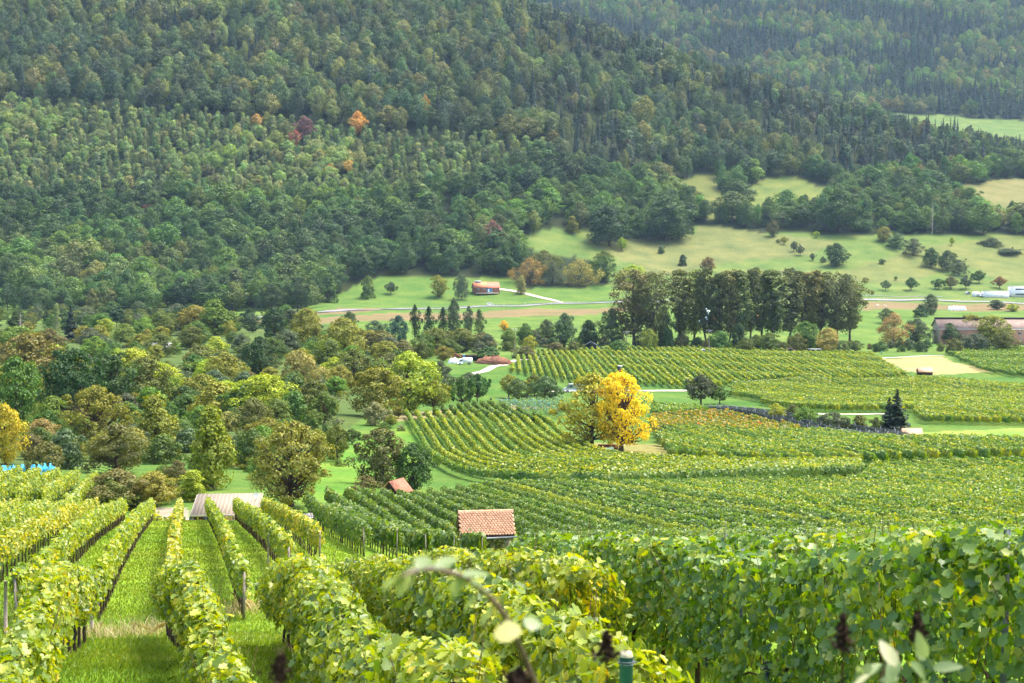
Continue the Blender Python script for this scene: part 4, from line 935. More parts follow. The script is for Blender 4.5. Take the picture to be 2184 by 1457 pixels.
# ---------------------------------------------------------------- hillside forest
LOWER = [(-200, 690), (-200, 430), (300, 432), (720, 425), (1000, 400), (1130, 330), (1290, 380), (1450, 380), (1600, 380), (2000, 380), (2400, 330), (2400, 510), (1900, 500), (1640, 488), (1480, 482), (1460, 520), (1330, 515), (1230, 487), (1100, 500), (1120, 560), (1090, 600), (770, 596), (690, 655), (560, 690)]
YOUNG = [(-200, 212), (230, 232), (420, 250), (700, 275), (900, 292), (1130, 310), (1200, 330), (1000, 405), (720, 430), (300, 436), (-200, 436)]
FB = 1.3           # forest foliage albedo
def forest():
    g = np.random.default_rng(21)
    def grid(x0, x1, y0, y1, s):
        X, Y = np.meshgrid(np.arange(x0, x1, s), np.arange(y0, y1, s))
        X = X + g.uniform(-.45, .45, X.shape) * s; Y = Y + g.uniform(-.45, .45, Y.shape) * s
        return X.ravel(), Y.ravel()
    tall = ['forest', 'forest', 'forest', 'oak']
    prot = []                               # (kind, seed, bark)
    def pi(k, s, bk):
        key = (k, s, bk)
        if key not in prot: prot.append(key)
        return prot.index(key)
    items = []                              # x, y, z, proto, h, w, tint, visible v
    def addset(x, y, zone):
        z = ground(x, y); u, v = proj(x, y, z)
        cl = np.sin(x * .021 + 1.3 * np.sin(y * .013)) + np.sin(y * .027 + x * .009) + .6 * np.sin(x * .055 - y * .06)
        for m in MEADOWS.values():
            bad = inpoly(u, v, m) & (y < 2600)
            x, y, z, u, v, cl = [a[~bad] for a in (x, y, z, u, v, cl)]
        yng = inpoly(u, v, YOUNG); low = inpoly(u, v, LOWER)
        for i in range(len(x)):
            r = g.uniform(); c = cl[i] + g.normal(0, .6)
            if zone == 'far':
                if c > -.2: k, s, bk, h, w = 'spruce', 1 + int(g.integers(0, 3)), M_BARK, g.uniform(22, 33), g.uniform(9, 13); ti = TINT['spruce'] if r < .7 else (.03, .05, .025)
                else: k, s, bk, h, w = 'forest', 1 + int(g.integers(0, 3)), M_BARK, g.uniform(18, 26), g.uniform(15, 22); ti = [TINT['deep'], TINT['mid'], (.06, .075, .022), (.09, .09, .022)][int(r * 3.99) if r < .93 else 3]
            elif yng[i]:
                k, s, bk = ('young', 1 + int(g.integers(0, 4)), M_BARK) if c < .9 or r < .5 else ('forest', 1 + int(g.integers(0, 3)), M_BARK)
                h = g.uniform(8, 12) if k == 'young' else g.uniform(11, 15); w = h * (.75 if k == 'young' else 1.0) * g.uniform(.8, 1.2)
                q = r + .12 * c
                ti = (.042, .07, .028) if q < .36 else (.055, .085, .032) if q < .62 else (.075, .09, .032) if q < .86 else (.088, .105, .033) if q < 1.25 else (.09, .095, .033) if q < 1.4 else (.1, .08, .035)
            elif low[i]:
                k, s, bk = ('oak', 1 + int(g.integers(0, 3)), M_BARK) if r < .45 else ('forest', 1 + int(g.integers(0, 3)), M_BARK) if r < .9 else ('upright', 1, M_BARK)
                if y[i] > 1230 and r > .85 and u[i] < 1100: k, s = 'young', 2
                h = g.uniform(14, 24); w = h * g.uniform(.8, 1.15); q = r * .5 + .25 * c + .3
                ti = TINT['dark'] if q < .35 else TINT['deep'] if q < .75 else TINT['mid'] if q < 1.0 else (.07, .085, .022) if q < 1.25 else (.09, .1, .024)
            else:                           # high forest
                pines = c + (x[i] - 60) * .0045
                if pines > 1.1 and r < .55: k, s, bk, h, w = 'pine', 1 + int(g.integers(0, 3)), M_PINEBARK, g.uniform(23, 31), g.uniform(8, 11.5); ti = (.042, .062, .028) if r < .35 else (.06, .075, .03)
                elif pines > .75 or r < .05: k, s, bk, h, w = 'spruce', 1 + int(g.integers(0, 3)), M_BARK, g.uniform(22, 32), g.uniform(8, 11); ti = (.026, .044, .026)
                else:
                    k, s, bk, h, w = 'forest', 1 + int(g.integers(0, 3)), M_BARK, g.uniform(19, 27), g.uniform(14, 21)
                    q = r + .15 * c
                    ti = (.026, .048, .018) if q < .25 else (.04, .066, .02) if q < .65 else (.064, .085, .022) if q < .92 else (.09, .1, .026) if q < 1.16 else (.115, .115, .03)
            bv = g.uniform(.7, 1.4) * FB * (1.3 if zone != 'far' and yng[i] and not low[i] else 1); w *= g.uniform(.65, 1.25); h *= g.uniform(.85, 1.15); ti = (ti[0] * bv * (g.uniform(1.02, 1.2) if ti[0] < ti[1] * .8 else .9), ti[1] * bv, ti[2] * bv * (.85 if yng[i] else 1.05))
            items.append([x[i], y[i], z[i] - .3, pi(k, s, bk), h, w, ti, u[i], v[i], k])
    x, y = grid(-760, 900, 985, 1680, 13.0)
    u, v = proj(x, y, ground(x, y)); k = inpoly(u, v, LOWER); addset(x[k], y[k], 'near')
    x, y = grid(-760, 760, 1150, 1480, 7.8)
    u, v = proj(x, y, ground(x, y)); k = inpoly(u, v, YOUNG) & ~inpoly(u, v, LOWER); addset(x[k], y[k], 'near')
    x, y = grid(-900, 900, 1200, 1950, 13.0)
    u, v = proj(x, y, ground(x, y)); k = ~inpoly(u, v, YOUNG) & ~inpoly(u, v, LOWER) & (v < 420) & ((y < 1800) | (u > 1050)) & (np.abs(u - 1092) < 1500); addset(x[k], y[k], 'near')
    x, y = grid(-120, 1500, 2060, 3150, 14.5)
    u, v = proj(x, y, ground(x, y)); k = (u > 1080) & (u < 2350) & (v < 262) & (y > 2250); addset(x[k], y[k], 'far')
    x, y = grid(300, 900, 1980, 2120, 9.5)
    u, v = proj(x, y, ground(x, y)); k = (u > 2040) & (u < 2350) & (v < 306) & (v > 272) & ~((u < 2130) & (v < 285)); addset(x[k], y[k], 'far')
    # the trees that show largest stand as things of their own; the mass behind is one object
    items.sort(key=lambda t: t[1])
    sky = np.full(700, 5000.0); vis = []
    for n_, t in enumerate(items):
        f = t[1]; hw = t[5] / 2 * FPX / f
        vt = t[8] - t[4] * FPX / f
        a, b = int((t[7] - hw * .7) / 4) + 75, int((t[7] + hw * .7) / 4) + 75
        if t[7] + hw < 0 or t[7] - hw > 2184 or a < 0 or b >= 690 or vt > 1457: vis.append(0); continue
        seg = sky[a:b + 1]
        expo = np.clip(np.minimum(seg, t[8]) - vt, 0, None).sum() * 4 if vt < 1400 else 0
        sky[a:b + 1] = np.minimum(seg, vt + 4)
        vis.append(expo)
    order = np.argsort(vis)[::-1]
    solo = set(int(i) for i in order[:280])
    kname = {'oak': 'spreading', 'forest': 'rounded', 'upright': 'cone-shaped', 'young': 'slender', 'pine': 'tall-trunked pine', 'spruce': 'pointed spruce'}
    for i in solo:
        t = items[i]; k, s, bk = prot[t[3]]
        c = t[6]; hue = 'dark green' if sum(c) < .12 else 'deep green' if sum(c) < .165 else 'olive' if c[0] > c[1] * .85 else 'green'
        if c[0] > c[1] * 1.4: hue = 'rusty'
        us = t[7]
        reg = 'far left wood edge' if us < 300 else 'wood edge above the cabin' if us < 620 else 'wood edge left of the barn meadow' if us < 800 else 'wood behind the barn' if us < 1110 else 'wood above the pollard willows' if us < 1480 else 'tree belt under the glades' if us < 1760 else 'wood above the right pasture'
        if t[8] < 380: reg = ('tall forest edge above the young wood on the left' if us < 600 else 'tall forest edge above the young wood' if us < 1100 else 'tall forest edge above the glades' if us < 1700 else 'forest ridge above the right pasture')
        if t[1] > 2000: reg = 'wood around the far green meadow'
        tree_at(k, (t[0], t[1], t[2]), t[4], t[5], t[6], f'{hue} {kname[k]}{"" if k in ("pine", "spruce") else " tree"} in the {reg}', 'trees of the ' + reg, bark=bk, seed=s, name='woodland_tree')
    rest = [t for i, t in enumerate(items) if i not in solo]
    n = len(rest)
    me = bpy.data.meshes.new('forest'); me.vertices.add(n)
    me.vertices.foreach_set('co', np.array([t[:3] for t in rest], np.float32).ravel())
    idx = np.array([t[3] for t in rest], np.int32)
    RR = np.array([make_rr(*prot[i]) for i in range(len(prot))])
    sc = np.array([[t[5] / 2 / RR[t[3]], t[5] / 2 / RR[t[3]], t[4]] for t in rest], np.float32)
    rot = np.zeros((n, 3), np.float32); rot[:, 2] = g.uniform(0, 6.28, n); rot[:, :2] = g.normal(0, .03, (n, 2))
    tin = np.ones((n, 4), np.float32); tin[:, :3] = np.array([t[6] for t in rest]) * g.uniform(.85, 1.15, (n, 3))
    for nm, ty, arr, key in (('pick', 'INT', idx, 'value'), ('size', 'FLOAT_VECTOR', sc, 'vector'), ('turn', 'FLOAT_VECTOR', rot, 'vector'), ('tint', 'FLOAT_COLOR', tin, 'color')):
        me.attributes.new(nm, ty, 'POINT').data.foreach_set(key, arr.ravel())
    fo = obj('forest', me)
    tag(fo, 'dense mixed autumn forest covering the hillsides', 'forest', None, 'stuff')
    cl = bpy.data.collections.new('forest_kinds'); COL.children.link(cl)
    used = set()
    for i, (k, s, bk) in enumerate(prot):
        tm, cm, Rr = proto(k, s, bk)
        mb = MB()
        for m_, mi in ((tm, 0), (cm, 1)):
            V = np.empty(len(m_.vertices) * 3, np.float32); m_.vertices.foreach_get('co', V)
            lt = np.empty(len(m_.polygons), np.int32); m_.polygons.foreach_get('loop_total', lt)
            lv = np.empty(len(m_.loops), np.int32); m_.loops.foreach_get('vertex_index', lv)
            st = np.concatenate([[0], np.cumsum(lt)[:-1]])
            b0 = mb.n; mb.v.append(V.reshape(-1, 3)); mb.n += len(V) // 3
            for kk in np.unique(lt):
                ff = lv[st[lt == kk][:, None] + np.arange(kk)[None]] + b0
                mb.f.append((ff, mi))
        o = mb.build('tree', [bk, M_CROWN], None, False, False)
        o.name = 'tree.%03d' % (i + 900)
        cl.objects.link(o); o.parent = fo
        j = next((q for q in range(n) if idx[q] == i and rest[q][1] > 1300), n - 1)
        o.location = rest[j][:3]; o.scale = sc[j]; o['tint'] = [float(v) for v in tin[j, :3]]
    ng = bpy.data.node_groups.new('forest_scatter', 'GeometryNodeTree')
    ng.interface.new_socket('Geometry', in_out='INPUT', socket_type='NodeSocketGeometry'); ng.interface.new_socket('Geometry', in_out='OUTPUT', socket_type='NodeSocketGeometry')
    gi, go = ng.nodes.new('NodeGroupInput'), ng.nodes.new('NodeGroupOutput')
    ci = ng.nodes.new('GeometryNodeCollectionInfo'); ci.inputs['Collection'].default_value = cl; ci.inputs['Separate Children'].default_value = True; ci.inputs['Reset Children'].default_value = True
    ip = ng.nodes.new('GeometryNodeInstanceOnPoints'); ip.inputs['Pick Instance'].default_value = True
    def na(nm, ty):
        a = ng.nodes.new('GeometryNodeInputNamedAttribute'); a.data_type = ty; a.inputs['Name'].default_value = nm
        return next(o for o in a.outputs if o.enabled and o.name == 'Attribute')
    lk = ng.links.new
    lk(gi.outputs[0], ip.inputs['Points']); lk(ci.outputs[0], ip.inputs['Instance']); lk(na('pick', 'INT'), ip.inputs['Instance Index'])
    e2r = ng.nodes.new('FunctionNodeEulerToRotation'); lk(na('turn', 'FLOAT_VECTOR'), e2r.inputs[0]); lk(e2r.outputs[0], ip.inputs['Rotation'])
    lk(na('size', 'FLOAT_VECTOR'), ip.inputs['Scale']); lk(ip.outputs[0], go.inputs[0])
    md_ = fo.modifiers.new('scatter', 'NODES'); md_.node_group = ng
    print('forest', len(items), 'protos', len(prot))
def make_rr(k, s, bk): return proto(k, s, bk)[2]
forest()
# single trees that stand out in the forest
for a in [
    ('forest', 763, 292, 238, 40, (.42, .25, .04), 'single orange tree at the top of the young wood'), ('forest', 548, 282, 245, 34, (.3, .18, .05), 'pale orange tree left of the single orange one in the young wood'),
    ('oak', 320, 475, 436, 44, (.17, .055, .04), 'dark red tree low in the young wood'), ('oak', 516, 446, 418, 36, (.16, .06, .04), 'red-brown tree right of the dark red one'),
    ('forest', 395, 452, 424, 28, (.4, .26, .03), 'small yellow tree between the two red ones'), ('forest', 352, 232, 172, 38, (.16, .17, .03), 'yellow-green tree at the tall forest edge'),
    ('oak', 650, 300, 250, 50, (.1, .055, .045), 'dark plum-coloured tree at the top of the young wood'), ('forest', 630, 320, 278, 30, (.2, .08, .04), 'rust red tree below the plum-coloured one'),
    ('forest', 745, 372, 342, 30, (.36, .25, .05), 'yellow-orange tree in the right half of the young wood'), ('forest', 705, 380, 350, 24, (.36, .2, .03), 'small orange tree left of the yellow-orange one'),
    ('forest', 907, 262, 205, 24, (.27, .16, .04), 'orange-tipped slim tree at the tall forest edge'), ('forest', 1376, 290, 208, 56, (.15, .13, .03), 'broad yellowing tree at the tall forest edge above the glades'),
    ('forest', 1186, 365, 340, 28, (.18, .08, .05), 'rusty tree in the wood above the pasture'), ('sparse', 1050, 545, 472, 60, (.13, .075, .05), 'dead brown tree group right of the dark wood edge'),
    ('oak', 100, 130, 95, 40, (.14, .1, .04), 'brownish tree on the upper left hillside'), ('round', 1960, 400, 352, 44, (.09, .1, .022), 'olive tree above the right slope'),
    ('forest', 1455, 300, 252, 30, (.17, .15, .03), 'yellowish tree on the upper wood'), ('oak', 1300, 525, 440, 110, 'dark', 'huge dark oak hanging over the dry pasture'), ('oak', 1420, 515, 420, 120, 'deep', 'largest oak at the pasture corner'),
    ('oak', 1790, 495, 408, 110, 'deep', 'wide dark oak above the right pasture'), ('round', 1570, 445, 385, 90, 'deep', 'broad tree between the two glades'),
    ('birch', 1988, 500, 430, 16, 'pale', 'bare white trunk standing at the wood edge'), 
]:
    tree(*a, 'single trees standing out in the forest', ymin=1000, bark=M_PALEBARK if a[0] == 'birch' else M_BARK, bare=1 if a[0] == 'birch' else 0)
# haze over the whole valley
def haze():
    m, t, out = newmat('haze_air')
    v = t.nodes.new('ShaderNodeVolumePrincipled')
    v.inputs['Color'].default_value = (.5, .75, 1.0, 1); v.inputs['Density'].default_value = 0.000034; v.inputs['Anisotropy'].default_value = .2
    t.links.new(v.outputs[0], out.inputs['Volume'])
    mb = MB(); mb.box((0, 1700, 345), (5200, 4000, 830))
    o = mb.build('haze', m); tag(o, 'thin bluish haze filling the valley', 'haze', None, 'stuff')
    o.display_type = 'WIRE'

# ---------------------------------------------------------------- buildings and objects
M_TILE = mat_flat('terracotta_tile', (.46, .2, .115), .85, .3, 6, .15, island=.6)
M_TILE = mat_flat('terracotta_tile', (.5, .27, .165), .9, .22, 5, .1, island=.35)
M_TILE2 = mat_flat('red_tile', (.4, .14, .09), .85, .3, 2, .15)
M_WOOD = mat_flat('dark_boards', (.06, .042, .03), .9, .4, 5, .1)
M_WOODM = mat_wave('brown_boards', (.14, .065, .045), (.27, .13, .09), 2.2, 'Z')
M_PLAST = mat_flat('pale_render', (.42, .36, .28), .9, .2, 3, .1)
M_WHITE = mat_flat('white_metal', (.78, .78, .78), .6, .06, 1, .3)
M_GREY = mat_flat('grey_metal', (.3, .31, .33), .6, .2, 2, .3)
M_GLASS = mat_flat('window_glass', (.05, .07, .09), .15, .2, 2, .6)
M_BLACK = mat_flat('black_rubber', (.02, .02, .022), .8, .2, 5, .2)
M_GREEN = mat_flat('dark_green_paint', (.02, .07, .05), .7, .2, 3, .2)
M_BLUE = mat_flat('blue_paint', (.05, .3, .5), .6, .2, 3, .3)
M_TEAL = mat_flat('teal_canvas', (.1, .4, .36), .8, .2, 3, .2)
M_ORNG = mat_flat('orange_boards', (.5, .2, .05), .85, .3, 3, .1)
M_PINK = mat_flat('pink_brick', (.66, .33, .27), .9, .18, 1.5, .1)
M_BRICK = mat_flat('brick', (.25, .1, .065), .9, .3, 4, .1, island=.5)
M_FIBRE = mat_wave('fibre_cement', (.15, .118, .08), (.26, .21, .148), 1.1, 'X', dist=3.0)
M_EARTH = mat_flat('brown_earth', (.16, .08, .05), 1, .4, 1.5, .05, bump=.6)
M_CARW = mat_flat('white_car_paint', (.8, .8, .82), .25, .03, 1, .5)
M_CARS = mat_flat('silver_car_paint', (.45, .46, .48), .3, .05, 1, .5)
M_RED = mat_flat('red_paint', (.45, .03, .025), .5, .1, 1, .4)
M_TARP = mat_flat('white_film', (.8, .8, .79), .5, .05, 2, .3)
M_BLUENET = mat_flat('blue_net', (.05, .32, .55), .7, .3, 3, .2)
def prism(mb, L, D, h, z0, mi=0):
    """gable roofed solid: ridge along x"""
    V = [(sx * L / 2, sy * D / 2, z) for sx in (-1, 1) for sy in (-1, 1) for z in (z0, z0 + h[0])] + [(-L / 2, 0, z0 + h[0] + h[1]), (L / 2, 0, z0 + h[0] + h[1])]
    return mb.add(V, [(0, 1, 8, 3, 2), (4, 6, 7, 9, 5), (0, 4, 5, 1), (2, 3, 7, 6), (0, 2, 6, 4)], mi)
def roof_slabs(mb, L, D, hw, rise, over=.35, th=.1, mi=0):
    sl = rise / (D / 2)
    for s in (-1, 1):
        y1 = s * (D / 2 + over); z1 = hw - over * sl
        V = [(x, y, z + dz) for x in (-L / 2 - over, L / 2 + over) for (y, z) in ((0.0, hw + rise), (y1, z1)) for dz in (.012, th + .012)]
        mb.add(V, [(0, 1, 3, 2), (4, 6, 7, 5), (0, 4, 5, 1), (2, 3, 7, 6), (1, 5, 7, 3), (0, 2, 6, 4)], mi)
    return mb
def window(parent, c, w, h, face='y-', frame=M_WHITE):
    ax = (w, .08, h) if face[0] == 'y' else (.08, w, h)
    s = -1 if face[1] == '-' else 1
    f = MB()
    for dx, dz, ww, hh in ((-w / 2, 0, .08, h), (w / 2, 0, .08, h), (0, -h / 2, w + .08, .08), (0, h / 2, w + .08, .08), (0, 0, .05, h)):
        if face[0] == 'y': f.box((c[0] + dx, c[1] + s * .05, c[2] + dz), (ww, .1, hh))
        else: f.box((c[0] + s * .05, c[1] + dx, c[2] + dz), (.1, ww, hh))
    fo = f.build('window', frame, parent)
    p = MB()
    if face[0] == 'y': p.box((c[0], c[1] + s * .015, c[2]), (w - .02, .03, h - .02))
    else: p.box((c[0] + s * .015, c[1], c[2]), (.03, w - .02, h - .02))
    p.build('pane', M_GLASS, fo)
    return fo
def house(name, label, P, rz, L, D, hw, rise, wallm, roofm, over=.4, cat='hut', group=None, below=1.0):
    e = empty(name, label, cat, P, rz, group)
    prism(MB(), L, D, (hw + below, rise), -below).build('wall', wallm, e)
    r = roof_slabs(MB(), L, D, hw, rise, over).build('roof', roofm, e)
    return e, r
# the tiled vineyard hut with every tile course modelled
def tiled_hut():
    L, D, hw, rise = 3.1, 2.3, 1.25, 1.15
    e = empty('tiled_hut', 'small stone hut with orange terracotta tile roof among the near vines', 'hut', HUT + Vector((0, 0, .3)), R(8))
    w = MB()
    w.box((0, 1.1, .2), (3.0, .1, 2.1)); w.box((1.45, 0, .2), (.1, 2.1, 2.1)); w.box((-1.2, -1.1, .2), (.5, .1, 2.1)); w.box((1.1, -1.1, .2), (.8, .1, 2.1)); w.box((.0, -1.1, -.3), (1.9, .1, 1.1))
    w.box((-1.45, .75, .2), (.1, .6, 2.1)); w.box((-1.45, -.85, .2), (.1, .4, 2.1))
    w.build('wall', M_PLAST, e)
    t = MB()
    for x in (-1.5, 1.5):
        for s in (-1, 1): t.tube([(x, s * 1.45, .95), (x, 0, 2.36)], .05, 4)
        t.box((x, 0, 1.3), (.1, 2.3, .1))
    for y in (-1.12, 1.12): t.box((0, y, 1.22), (3.1, .12, .12))
    for x in (-.95, .1, .7): t.box((x, -1.17, .5), (.09, .06, 1.5))
    t.build('beam', M_WOOD, e)
    sl = math.atan2(rise, D / 2)
    r = MB(); g = np.random.default_rng(4)
    under = roof_slabs(MB(), L - .3, D, hw + .02, rise, .3, .03); under.build('roof', M_WOOD, e)
    for s in (-1, 1):
        dv = np.array([0, s * math.cos(sl), -math.sin(sl)]); nv = np.array([0, s * math.sin(sl), math.cos(sl)]); top = np.array([0, 0, hw + rise + .1])
        for k in range(11):
            for j in range(19):
                x = -1.73 + j * .19 + (.095 if k % 2 else 0)
                if x > 1.76: continue
                q = top + dv * (k * .165 + .0) + nv * (.012 + g.uniform(0, .012))
                ww = .0945
                prof = [(-ww, 0), (-ww, .19), (-ww * .6, .235), (0, .25), (ww * .6, .235), (ww, .19), (ww, 0)]
                lo = [q + np.array([x + a, 0, 0]) + dv * b + nv * (.016 + b * .10 + g.uniform(0, .006)) for a, b in prof]
                hi = [p + nv * .018 for p in lo]
                V = lo + hi; n = 7
                r.add(V, [tuple(range(7, 14))] + [(i, i + 1, i + 8, i + 7) for i in range(6)])
    r.build('roof_tiles', M_TILE, e)
    rg = MB()
    for k in range(8):
        x0 = -1.78 + k * .445
        th = np.linspace(0, math.pi, 8); V = []
        for xx, rad in ((x0, .125), (x0 + .47, .105)):
            V += [(xx, rad * math.cos(a), hw + rise + .07 + rad * math.sin(a)) for a in th]
        rg.add(V, [(i, i + 1, i + 9, i + 8) for i in range(7)] + [tuple(range(8))])
    rg.build('ridge_tiles', M_TILE, e)
    gt = MB().tube([(-2.0, -1.5, 1.0), (1.85, -1.5, 1.06)], .05, 6).tube([(-2.0, -1.5, 1.0), (-1.75, -1.2, .65), (-1.72, -1.2, -.3)], .035, 6).build('gutter', M_GREY, e)
    iv = MB(); n = 420
    g2 = np.random.default_rng(9)
    P = np.stack([g2.normal(.45, .4, n), -1.25 - g2.uniform(0, .3, n), g2.uniform(-.5, 1.0, n)], 1); iv.add(*leaves(P, g2.normal(size=(n, 3)) + [0, -1.5, .3], .13, 'leaf', g2))
    P = np.stack([-1.75 - g2.uniform(0, .5, n), g2.normal(-.2, .6, n), g2.uniform(-.4, 1.3, n)], 1); iv.add(*leaves(P, g2.normal(size=(n, 3)) + [-1.2, -.6, .3], .13, 'leaf', g2))
    v = iv.build('climbing_vine', VG['orange']); v.location = e.location; v.rotation_euler = e.rotation_euler
    tag(v, 'reddish climbing vine on the front of the near tiled hut', 'climbing plant')
tiled_hut()
e, r = house('tiled_hut', 'half-hidden hut with steep red tile roof behind the dark vines', col(845, 152), R(62), 2.3, 1.9, .9, 1.0, M_WOOD, mat_flat('weathered_tile', (.26, .12, .075), .9, .35, 3, .1), .2)
e, r = house('tiled_hut', 'small hut with red tile roof beside the two spruces', at(1944, 941, 200) + Vector((0, 0, .1)), R(-4), 3.0, 2.6, 1.0, 1.05, M_WOOD, M_TILE, .25)
e, r = house('tiled_hut', 'tiny tiled roof peeping out of the vines below the stubble field', at(1972, 800, 380), R(0), 4.5, 3, 1.2, 1.2, M_WOOD, M_TILE, .25)
# flat-roofed shed
def shed():
    e = empty('flat_roofed_shed', 'open shed with pinkish corrugated lean-to roof beyond the grass slope', 'shed', col(486, 114.5), R(4))
    V = [(x, y, z + dz) for x in (-2.45, 2.45) for (y, z) in ((2.2, 2.55), (-1.9, 1.75)) for dz in (0, .07)]
    rf = MB().add(V, [(0, 1, 3, 2), (4, 6, 7, 5), (0, 4, 5, 1), (2, 3, 7, 6), (1, 5, 7, 3), (0, 2, 6, 4)])
    o = rf.build('roof', M_FIBRE, e)
    pn = MB()
    for k in range(8): pn.box((-2.1 + k * .6, .15 - (k % 3) * .02, 2.19), (.03, 4.05, .03), M=Matrix.Rotation(math.atan2(.8, 4.1), 3, 'X'))
    pn.build('roof_seam', M_GREY, o)
    MB().box((0, -1.92, 1.72), (4.95, .05, .14)).box((-2.48, .15, 2.12), (.05, 4.1, .12), M=Matrix.Rotation(math.atan2(.8, 4.1), 3, 'X')).build('fascia', M_PLAST, e)
    for x in (-2.3, -.8, .8, 2.3):
        MB().box((x, -1.75, .6), (.12, .12, 2.2)).build('post', M_POST, e); MB().box((x, 2.05, .9), (.12, .12, 3.2)).build('post', M_POST, e)
    w = MB().box((0, 2.15, .9), (4.6, .06, 3.2)).box((2.35, .2, .8), (.06, 3.8, 2.4))
    for k in range(9): w.box((.15, -1.82, .2 + k * .17), (2.5, .05, .15))
    w.build('wall', mat_wave('grey_slats', (.12, .12, .13), (.3, .3, .31), 3, 'Z'), e)
    d = empty('satellite_dish', 'white dish standing on the shed roof edge', 'dish', e.location + Vector((2.0, .9, 2.45)))
    MB().tube([(0, 0, -.4), (0, 0, .25)], .02, 6).build('mast', M_GREY, d)
    MB().tube([(0, -.02, .3), (0, -.06, .3), (0, -.1, .3)], [.03, .15, .2], 14).build('dish', M_WHITE, d)
    b = empty('planter_box', 'long wooden planter box with dry grass on the shed front', 'planter', e.location + Vector((1.3, -2.1, .95)))
    MB().box((0, 0, .4), (1.5, .3, .1)).box((0, 0, .1), (1.5, .28, .12)).box((-.7, 0, -.35), (.08, .25, 1.5)).box((.7, 0, -.35), (.08, .25, 1.5)).build('box', M_PLAST, b)
    g = np.random.default_rng(2); n = 200
    MB().add(*leaves(np.stack([g.uniform(-1.1, .7, n), g.normal(0, .15, n), .5 + g.uniform(0, .25, n)], 1), g.normal(size=(n, 3)), .12, 'kite', g)).build('plant', VG['orange'], b)
    c = empty('stone_trough', 'curved pale stone trough at the right end of the shed', 'trough', e.location + Vector((2.75, -1.6, 0)))
    th = np.linspace(math.pi, 2 * math.pi, 9); V = [(x, .42 * math.cos(a) * 1.0, 1.5 + .35 * math.sin(a)) for x in (-.25, .25) for a in th]
    MB().add(V, [(i, i + 1, i + 10, i + 9) for i in range(8)]).box((0, 0, .55), (.6, .8, 1.25)).build('basin', M_PLAST, c)
    p = e.location
    q = Vector((-2.6, -2.2, .35))
    o = MB().lathe([(.2, 0), (.22, .1), (.22, .5), (.2, .55), (.02, .56)], 14).build('water_barrel', M_TEAL); o.location = p + Vector((-2.5, -.7, .9)); tag(o, 'teal water barrel under the left end of the shed', 'barrel')
    wb = empty('wheelbarrow', 'orange wheelbarrow left of the shed', 'wheelbarrow', p + Vector((-2.5, -1.7, 1.0)), .4)
    MB().add([(-.35, -.2, 0), (.35, -.2, 0), (.35, .2, 0), (-.35, .2, 0), (-.5, -.3, .3), (.5, -.3, .3), (.5, .3, .3), (-.5, .3, .3)], [(0, 1, 2, 3), (0, 1, 5, 4), (1, 2, 6, 5), (2, 3, 7, 6), (3, 0, 4, 7)]).build('tray', M_ORNG, wb)
    MB().tube([(.6, -.03, -.1), (.6, .03, -.1)], .16, 10).build('wheel', M_BLACK, wb)
    fp = MB(); 
    for k in range(60): 
        x, z = g.uniform(-.5, .5), g.uniform(0, .55); y = g.uniform(-.2, .2); fp.tube([(x, y - .2, z), (x + g.normal(0, .05), y + .2, z + g.normal(0, .03))], g.uniform(.04, .08), 6)
    o = fp.build('firewood_pile', M_WOODM); o.location = p + Vector((-1.95, -1.5, 1.05)); tag(o, 'pile of split firewood under the left side of the shed roof', 'firewood')
shed()
# barn on the meadow
def barn():
    P = at(1036, 626, 980)
    e, r = house('barn', 'brick barn with red tiled roof and blue doors on the meadow by the road', P, R(14), 17.5, 8.5, 4.2, 3.4, M_WOODM, M_TILE2, .5, 'barn')
    MB().box((-4.2, -2.35, 6.03), (9.3, 5.75, .06), M=Matrix.Rotation(math.atan2(3.4, 4.25), 3, 'X')).build('roof', mat_flat('new_orange_tile', (.5, .2, .1), .85, .2, 2, .1), e)['label'] = 'newer brighter orange half of the roof'
    sk = MB().box((-5.6, 0, 8.0), (4.2, 2.0, 1.1)).build('skylight', M_GREY, e)
    MB().box((-5.6, 0, 8.6), (4.3, 2.1, .12)).build('lid', M_WHITE, sk)
    for x in (-8.65, -4.3, -.4, 8.65): MB().box((x, -4.28, 1.9), (.4, .15, 4.6)).build('post', M_BRICK, e)
    for x in (-6.8, -5.7, -2.9, -1.5): window(e, (x, -4.25, 3.2), 1.1, .8)
    d = MB().box((1.0, -4.29, 1.7), (2.2, .12, 3.4)).box((3.1, -4.29, 1.7), (1.0, .12, 3.4)).build('door', M_BLUE, e)
    MB().box((1.0, -4.37, 1.9), (.8, .05, 2.2)).build('pane', M_WHITE, d)
    MB().box((0, -5.4, .2), (16, 2.2, .5)).build('terrace', M_GRAV, e)
barn()
